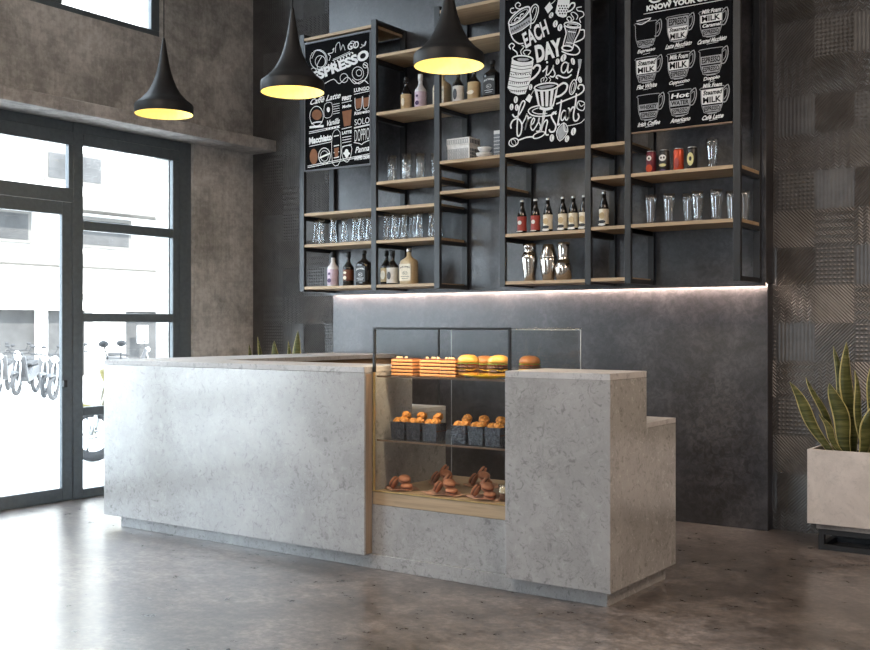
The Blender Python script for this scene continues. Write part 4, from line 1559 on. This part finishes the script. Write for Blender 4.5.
# ------------------------------------------------------------------ pendant lamps
def pendant(label, loc):
    t = thing('pendant_lamp', label, 'lamp', loc, group='black pendant lamps')
    R_ = .195
    out = [(R_, 0), (R_, .058), (R_ * .97, .068), (.150, .098), (.112, .14), (.085, .185), (.064, .235), (.047, .29), (.034, .35), (.024, .41), (.016, .46), (.010, .50), (.006, .515)]
    inn = [(max(r - .007, .003), z) for r, z in reversed(out[1:10])] + [(R_ - .006, 0.0)]
    vs = MB()
    vs.lathe(out + [(.0045, .516)], seg=48)
    vs.f = vs.f[:]          # open bottom: drop the cap that closes the rim
    big = max(range(len(vs.f)), key=lambda k: len(vs.f[k]) if all(abs(vs.v[i][2]) < 1e-6 for i in vs.f[k]) else 0)
    for l_ in (vs.f, vs.mi, vs.sm):
        l_.pop(big)
    vs.build('shade', M['lampblack'], t, fix=False)
    li = MB()
    pr = [(R_ - .004, 0.0), (R_ - .006, .052), (.145, .09), (.105, .133), (.06, .17), (.001, .18)]
    li.lathe(pr, seg=48)
    big = max(range(len(li.f)), key=lambda k: len(li.f[k]) if all(abs(li.v[i][2]) < 1e-6 for i in li.f[k]) else 0)
    for l_ in (li.f, li.mi, li.sm):
        l_.pop(big)
    li.build('shade_lining', M['lampgold'], t, fix=False)
    MB().lathe([(.001, .060), (.03, .064), (.045, .085), (.042, .11), (.025, .14), (.02, .17)], seg=20).build('bulb', M['bulb'], t)
    MB().tube([(0, 0, .515), (0, 0, CZ - loc[2] - .03)], .0035, 6).build('cord', M['lampblack'], t)
    MB().lathe([(.05, CZ - loc[2] - .03), (.05, CZ - loc[2])], seg=24).build('ceiling_rose', M['lampblack'], t)
    pl = bpy.data.lights.new('lamp_light', 'POINT')
    pl.energy = 4.6
    pl.color = (1, .80, .46)
    pl.shadow_soft_size = .04
    po = bpy.data.objects.new('lamp_light', pl)
    C.objects.link(po)
    po.parent = t
    po.location = (0, 0, .035)
    return t


pendant('black pendant lamp with yellow inside, hanging in front of the concrete wall', (-5.62, 4.82, 2.75))
pendant('black pendant lamp with yellow inside, hanging beside the left menu board', (-4.45, 4.82, 2.75))
pendant('black pendant lamp with yellow inside, hanging in front of the upper bottles', (-3.30, 4.83, 2.75))

# ------------------------------------------------------------------ food in the case
G_ = 'layered cake slices'


def cake(label, x0, x1, y0, y1):
    z0, h = SH2 + .001, .094
    t = thing('cake_slice', label, 'cake', ((x0 + x1) / 2, (y0 + y1) / 2, z0), group=G_)
    mb = MB()
    n = 5
    for k in range(n):
        a = z0 + h * k / n
        mb.box(x0, x1, y0, y1, a, a + h / n * .66)
    mb.build('sponge', M['sponge'], t, world=True, bevel=.002)
    mb = MB()
    for k in range(n - 1):
        a = z0 + h * (k + .66) / n
        mb.box(x0 + .003, x1 - .003, y0 + .003, y1 - .003, a, a + h / n * .34)
    mb.build('cream_layer', M['choc'], t, world=True)
    top = z0 + h - h / n * .34
    mb = MB().box(x0 + .004, x1 - .004, y0 + .004, y1 - .004, top, top + .006)
    mb.build('glaze', M['choc'], t, world=True)
    mb = MB()
    for k in range(7):
        mb.ball((random.uniform(x0 + .02, x1 - .02), random.uniform(y0 + .02, y1 - .03), top + .010), .009, .007, .007, 8, 6)
    mb.build('nut_topping', M['nut'], t, world=True)


cake('layered caramel cake slice at the left of the top case shelf', -3.586, -3.440, 4.68, 4.775)
cake('layered caramel cake slice in the middle of three', -3.392, -3.258, 4.68, 4.775)
cake('layered caramel cake slice next to the burgers', -3.245, -3.145, 4.66, 4.76)
yp = thing('serving_plate', 'bright yellow oval plate under the front burgers', 'plate', (-2.985, 4.72, SH2 + .0005))
MB().lathe([(.05, 0), (.12, .006), (.150, .018), (.147, .019), (.115, .010), (.001, .008)], seg=40, sy=.62).build('plate_body', M['yellow'], yp)


def burger(label, loc, bun, s=1.0):
    t = thing('burger', label, 'burger', loc, group='burgers on the top case shelf')
    R_ = .056 * s
    MB().lathe([(R_ * .85, 0), (R_ * .98, .006), (R_, .014), (R_ * .95, .020)], seg=26).build('bottom_bun', M[bun], t)
    for z in (.0205, .040):
        MB().lathe([(R_ * .9, z), (R_ * 1.06, z + .004), (R_ * 1.05, z + .013), (R_ * .9, z + .0155)], seg=26).build('patty', M['patty'], t)
    c = R_ * .98
    mb = MB()
    for z in (.0352,):
        n = 24
        vs = [(0, 0, z + .003)]
        for k in range(n):
            a = 2 * PI * k / n
            q = c / max(abs(math.cos(a)), abs(math.sin(a)))
            q = min(q, c * 1.12)
            vs.append((q * math.cos(a), q * math.sin(a), z + (.003 if q < c * 1.06 else -.002)))
        vs += [(x, y, zz - .003) for x, y, zz in vs]
        fs = [(0, 1 + k, 1 + (k + 1) % n) for k in range(n)] + [(n + 1, n + 2 + (k + 1) % n, n + 2 + k) for k in range(n)]
        fs += [(1 + k, n + 2 + k, n + 2 + (k + 1) % n, 1 + (k + 1) % n) for k in range(n)]
        mb.add(vs, fs, 0, True)
    mb.build('cheese', M['cheese'], t)
    MB().lathe([(R_ * .8, .058), (R_ * .98, .0585), (R_ * .98, .063), (R_ * .8, .0635)], seg=24).build('tomato', M['tomato'], t)
    mb = MB()
    n = 36
    vs = [(0, 0, .066)]
    for k in range(n):
        a = 2 * PI * k / n
        vs.append((R_ * 1.06 * math.cos(a), R_ * 1.06 * math.sin(a), .0655 + .003 * math.sin(k * 2.3)))
    vs += [(x, y, z - .002) for x, y, z in vs]
    fs = [(0, 1 + k, 1 + (k + 1) % n) for k in range(n)] + [(n + 1, n + 2 + (k + 1) % n, n + 2 + k) for k in range(n)]
    fs += [(1 + k, n + 2 + k, n + 2 + (k + 1) % n, 1 + (k + 1) % n) for k in range(n)]
    mb.add(vs, fs, 0, True).build('lettuce', M['lettuce'], t)
    MB().lathe([(R_ * .9, .067), (R_ * 1.01, .071), (R_ * 1.03, .080), (R_ * .97, .092), (R_ * .78, .103), (R_ * .45, .110), (.001, .112)], seg=28).build('top_bun', M[bun], t)
    return t


ZP = SH2 + .010
burger('yellow bunned double burger on the plate, next to the cakes', (-3.100, 4.72, ZP), 'bun')
burger('yellow bunned double burger on the plate, at the right front', (-2.905, 4.71, ZP), 'bun')
burger('brown bunned burger standing behind the two yellow ones', (-3.112, 4.90, SH2 + .0005), 'bunbrown', .96)
burger('brown bunned burger at the right end, above the stone block', (-2.90, 5.02, SH2 + .0005), 'bunbrown')

ZC = SH1 + .0005
nm = ['leftmost', 'second', 'third', 'fourth', 'fifth', 'rightmost']
bt = None
for k, x in enumerate((-3.536, -3.430, -3.322, -3.134, -3.027, -2.922)):
    lb = f'black embossed paper box of golden bites, {nm[k]} of the six' if k in (0, 5) else f'black embossed paper box of golden bites, {nm[k]} from the left'
    t = thing('food_box', lb, 'food box', (x, 4.72, ZC), group='black paper boxes')
    a, h = .049, .096
    mb = MB()
    a2 = a * .9
    vs = [(-a2, -a2, 0), (a2, -a2, 0), (a2, a2, 0), (-a2, a2, 0), (-a, -a, h), (a, -a, h), (a, a, h), (-a, a, h)]
    b_ = a - .003
    vs += [(-b_, -b_, h), (b_, -b_, h), (b_, b_, h), (-b_, b_, h), (-b_, -b_, h - .02), (b_, -b_, h - .02), (b_, b_, h - .02), (-b_, b_, h - .02)]
    fs = [(3, 2, 1, 0)] + [(i, (i + 1) % 4, 4 + (i + 1) % 4, 4 + i) for i in range(4)] + [(4 + i, 4 + (i + 1) % 4, 8 + (i + 1) % 4, 8 + i) for i in range(4)]
    fs += [(8 + i, 8 + (i + 1) % 4, 12 + (i + 1) % 4, 12 + i) for i in range(4)] + [(12, 13, 14, 15)]
    mb.add(vs, fs).build('carton', M['paper'], t, bevel=.001)
    MB().box(-a * .99, a * .99, -a * .985, -a * .97, h * .93, h * .97).box(a * .97, a * .985, -a * .99, a * .99, h * .55, h * .6).build('printed_band', M['choc'], t)
    for q, (dx, dy, dz, pos) in enumerate(((-.018, -.016, .094, 'front left'), (.020, -.012, .099, 'front right'), (.012, .022, .126, 'raised rear'))):
        o = MB().ball((0, 0, 0), .030, .028, .024, 16, 10, 0, .10).build('fried_bite', M['bite'])
        o.location = (x + dx, 4.72 + dy, ZC + dz)
        o.rotation_euler = (.2 * q, .3, k + q)
        tag(o, f'golden fried bite, {pos} one in the {nm[k]} black box' + ('' if k in (0, 5) else ' from left'), 'pastry', 'golden bites in the boxes')

# macarons heaped on paper sheets
ZM = .419


def paper(label, x, y, rx, ry, rz):
    o = thing('paper_sheet', label, 'paper', (x, y, ZM), rz, group='paper sheets under the macarons')
    n, mb = 28, MB()
    vs = [(0, 0, .002)]
    for r_ in (.55, 1.0):
        for k in range(n):
            a = 2 * PI * k / n
            q = r_ * (1 + .10 * math.sin(3 * a + x * 9) + .05 * math.sin(7 * a))
            vs.append((rx * q * math.cos(a), ry * q * math.sin(a), .002 + (.012 * abs(math.sin(2.5 * a + y)) if r_ == 1 else 0)))
    m = len(vs)
    vs += [(p[0], p[1], p[2] - .0015) for p in vs]
    fs = [(0, 1 + k, 1 + (k + 1) % n) for k in range(n)] + [(1 + k, 1 + n + k, 1 + n + (k + 1) % n, 1 + (k + 1) % n) for k in range(n)]
    fs += [[i + m for i in f][::-1] for f in fs]
    fs += [(1 + n + k, m + 1 + n + k, m + 1 + n + (k + 1) % n, 1 + n + (k + 1) % n) for k in range(n)]
    mb.add(vs, fs, 0, True).build('sheet', M['kraft'], o)


paper('crumpled paper sheet under the leftmost macarons', -3.53, 4.70, .10, .065, .1)
paper('crumpled paper sheet under the middle front macarons', -3.245, 4.705, .125, .075, .0)
paper('crumpled paper sheet under the right front macarons', -2.985, 4.715, .125, .075, -.05)
paper('crumpled paper sheet under the left rear macarons', -3.46, 5.00, .10, .06, .0)
paper('crumpled paper sheet under the right rear macarons', -3.22, 5.06, .12, .07, .1)
R_ = .033
mp = None
HEAPS = [('leftmost', -3.53, 4.70, 3), ('middle front', -3.235, 4.705, 4), ('right front', -3.00, 4.715, 4), ('left rear', -3.46, 5.00, 4), ('right rear', -3.24, 5.06, 4)]
ARR = [(-.046, -.004, .036, (0, -1.05, .2), 'left leaning'), (.044, -.010, .018, (.12, .1, 0), 'right lying'), (.020, .004, .056, (.35, .2, .4), 'upper'), (-.020, .044, .072, (.35, -.9, 0), 'rear leaning')]
for hn, hx, hy, cnt in HEAPS:
    for dx, dy, dz, rot, pn in ARR[:cnt]:
        lb = f'brown macaron, {pn} one in the {hn} heap'
        if mp is None:
            mp = thing('macaron', lb, 'macaron', (0, 0, 0), group='macarons in the case')
            for nm_, s_ in (('top_shell', 1), ('bottom_shell', -1)):
                MB().lathe([(R_ * 1.02, s_ * .004), (R_ * 1.05, s_ * .007), (R_ * .98, s_ * .010), (R_ * .85, s_ * .0145), (R_ * .5, s_ * .0175), (.0005, s_ * .018)], seg=22).build(nm_, M['macaron'], mp)
            MB().lathe([(R_ * .9, -.004), (R_ * .95, 0), (R_ * .9, .004)], seg=22).build('filling', M['ganache'], mp)
            o = mp
        else:
            o = dup(mp, (0, 0, 0), 0, lb)
        o.location = (hx + dx, hy + dy, ZM + dz + .003)
        o.rotation_euler = rot
jr = thing('dessert_glass', 'small glass of brown dessert against the stone block', 'dessert', (-2.865, 4.70, ZM))
MB().shell([(.022, 0), (.026, .004), (.028, .04), (.031, .085)], .003, seg=22).build('glass_cup', M['ware'], jr)
MB().lathe([(.022, .007), (.0245, .009), (.025, .040), (.001, .042)], seg=20).build('sauce', M['choc'], jr)
MB().lathe([(.0252, .043), (.026, .044), (.0275, .070), (.001, .074)], seg=20).build('cream', M['nut'], jr)

# ------------------------------------------------------------------ planters and snake plants
def planter(label, x0, x1, y0, y1):
    t = thing('planter', label, 'planter', ((x0 + x1) / 2, (y0 + y1) / 2, 0), group='stone trough planters')
    th, z0, z1 = .02, .155, .594
    mb = MB()
    mb.box(x0, x1, y0, y0 + th, z0, z1).box(x0, x1, y1 - th, y1, z0, z1).box(x0, x0 + th, y0 + th, y1 - th, z0, z1).box(x1 - th, x1, y0 + th, y1 - th, z0, z1)
    mb.box(x0 + th, x1 - th, y0 + th, y1 - th, z0, z0 + th)
    mb.build('trough', M['planter'], t, world=True, bevel=.003)
    MB().box(x0 + th + .001, x1 - th - .001, y0 + th + .001, y1 - th - .001, z0 + th + .001, z1 - .03).build('soil', M['soil'], t, world=True)
    a0, a1, c0, c1, q = x0 + .055, x1 - .055, y0 + .04, y1 - .04, .032
    mb = MB()
    for z in (0, .123 - q):
        mb.box(a0, a1, c0, c0 + q, z, z + q).box(a0, a1, c1 - q, c1, z, z + q)
        mb.box(a0, a0 + q, c0 + q, c1 - q, z, z + q).box(a1 - q, a1, c0 + q, c1 - q, z, z + q)
    for x in (a0, a1 - q):
        for y in (c0, c1 - q):
            mb.box(x, x + q, y, y + q, q, .123 - q)
    mb.build('base_frame', M['steel'], t, world=True)
    MB().box(a0 - .01, a1 + .01, c0 - .01, c1 + .01, .124, .154).build('base_plate', M['ledge'], t, world=True, bevel=.002)


def leaf(t, base, tip, wd, face, bend=.0, twist=0.0):
    """an upright sword leaf: channelled blade with a pale margin"""
    B, T_ = Vector(base), Vector(tip)
    n = 14
    mid, le, re, th = [], [], [], []
    sd = Vector((math.cos(face), math.sin(face), 0))
    nv = Vector((-math.sin(face), math.cos(face), 0))
    blade, edge = MB(), MB()
    rows = []
    for i in range(n + 1):
        u = i / n
        p = B.lerp(T_, u) + nv * bend * .4 * math.sin(u * PI * .9) + sd * math.sin(u * PI * 2.2 + face * 9) * .012
        f = (.55 + .45 * math.sin(min(1, u / .55) * PI / 2)) if u < .55 else math.cos((u - .55) / .45 * PI / 2) ** .75
        hw = wd / 2 * max(f, .02)
        ang = twist * u
        s2 = sd * math.cos(ang) + nv * math.sin(ang)
        n2 = nv * math.cos(ang) - sd * math.sin(ang)
        rows.append([p + s2 * hw * k - n2 * (hw * .35 * (1 - k * k)) for k in (-1, -.86, -.45, 0, .45, .86, 1)] + [n2])
    def strip(mb, cols):
        m = len(cols)
        vs, fs = [], []
        for r in rows:
            for c_ in cols:
                vs.append(r[c_])
            for c_ in cols:
                vs.append(r[c_] + r[7] * .004)
        for i in range(n):
            for j in range(m - 1):
                a = i * 2 * m + j
                b = (i + 1) * 2 * m + j
                fs += [(a, a + 1, b + 1, b), (a + m, b + m, b + m + 1, a + m + 1)]
            for j in (0, m - 1):
                a = i * 2 * m + j
                b = (i + 1) * 2 * m + j
                fs.append((a, b, b + m, a + m))
        mb.add(vs, fs, 0, True)
    strip(blade, [1, 2, 3, 4, 5])
    lf_ = blade.build('leaf', M['leaf'], t, world=True)
    strip(edge, [0, 1])
    strip(edge, [5, 6])
    edge.build('leaf_margin', M['leafedge'], lf_, world=True)


planter('pale stone trough planter on a black frame, right of the bar', -1.823, -.75, 6.43, 6.83)
planter('pale stone trough planter in the corner behind the counter', -6.82, -6.02, 6.45, 6.83)
sp = thing('snake_plant', 'snake plant with yellow edged leaves in the right hand planter', 'plant', (-1.5, 6.62, .565), group='snake plants')
Zs = .565
leaf(sp, (-1.74, 6.60, Zs), (-1.955, 6.52, .985), .075, .25, .03, .2)
leaf(sp, (-1.70, 6.66, Zs), (-1.865, 6.60, 1.01), .050, .5, .02, .5)
leaf(sp, (-1.66, 6.68, Zs), (-1.735, 6.70, 1.20), .060, .35, -.02, .3)
leaf(sp, (-1.62, 6.56, Zs), (-1.70, 6.50, .985), .098, .45, .02, -.1)
leaf(sp, (-1.62, 6.66, Zs), (-1.655, 6.64, 1.225), .090, .7, .02, .2)
leaf(sp, (-1.54, 6.60, Zs), (-1.585, 6.55, 1.06), .060, .9, .0, .3)
leaf(sp, (-1.52, 6.66, Zs), (-1.50, 6.66, 1.10), .075, .55, .0, .2)
leaf(sp, (-1.64, 6.51, Zs), (-1.76, 6.46, .80), .045, .3, .0, .4)
leaf(sp, (-1.54, 6.52, Zs), (-1.42, 6.46, .92), .095, .8, .02, -.2)
leaf(sp, (-1.45, 6.62, Zs), (-1.38, 6.60, 1.14), .080, .4, .0, .2)
leaf(sp, (-1.36, 6.60, Zs), (-1.25, 6.58, 1.02), .080, .6, .0, .2)
leaf(sp, (-1.25, 6.62, Zs), (-1.20, 6.62, 1.15), .080, .2, .0, .2)
leaf(sp, (-1.12, 6.60, Zs), (-1.00, 6.58, 1.00), .080, .5, .0, .2)
s2 = thing('snake_plant', 'snake plant whose tips show above the counter in the corner', 'plant', (-6.42, 6.64, .565), group='snake plants')
for x, z, wd, a in ((-6.63, 1.17, .05, .9), (-6.50, 1.23, .05, 1.1), (-6.31, 1.20, .085, .5), (-6.17, 1.20, .05, .9), (-6.06, 1.285, .085, .7), (-6.40, 1.02, .07, .4)):
    leaf(s2, (x + .02, 6.64, Zs), (x, 6.62, z), wd, a, .01, .2)
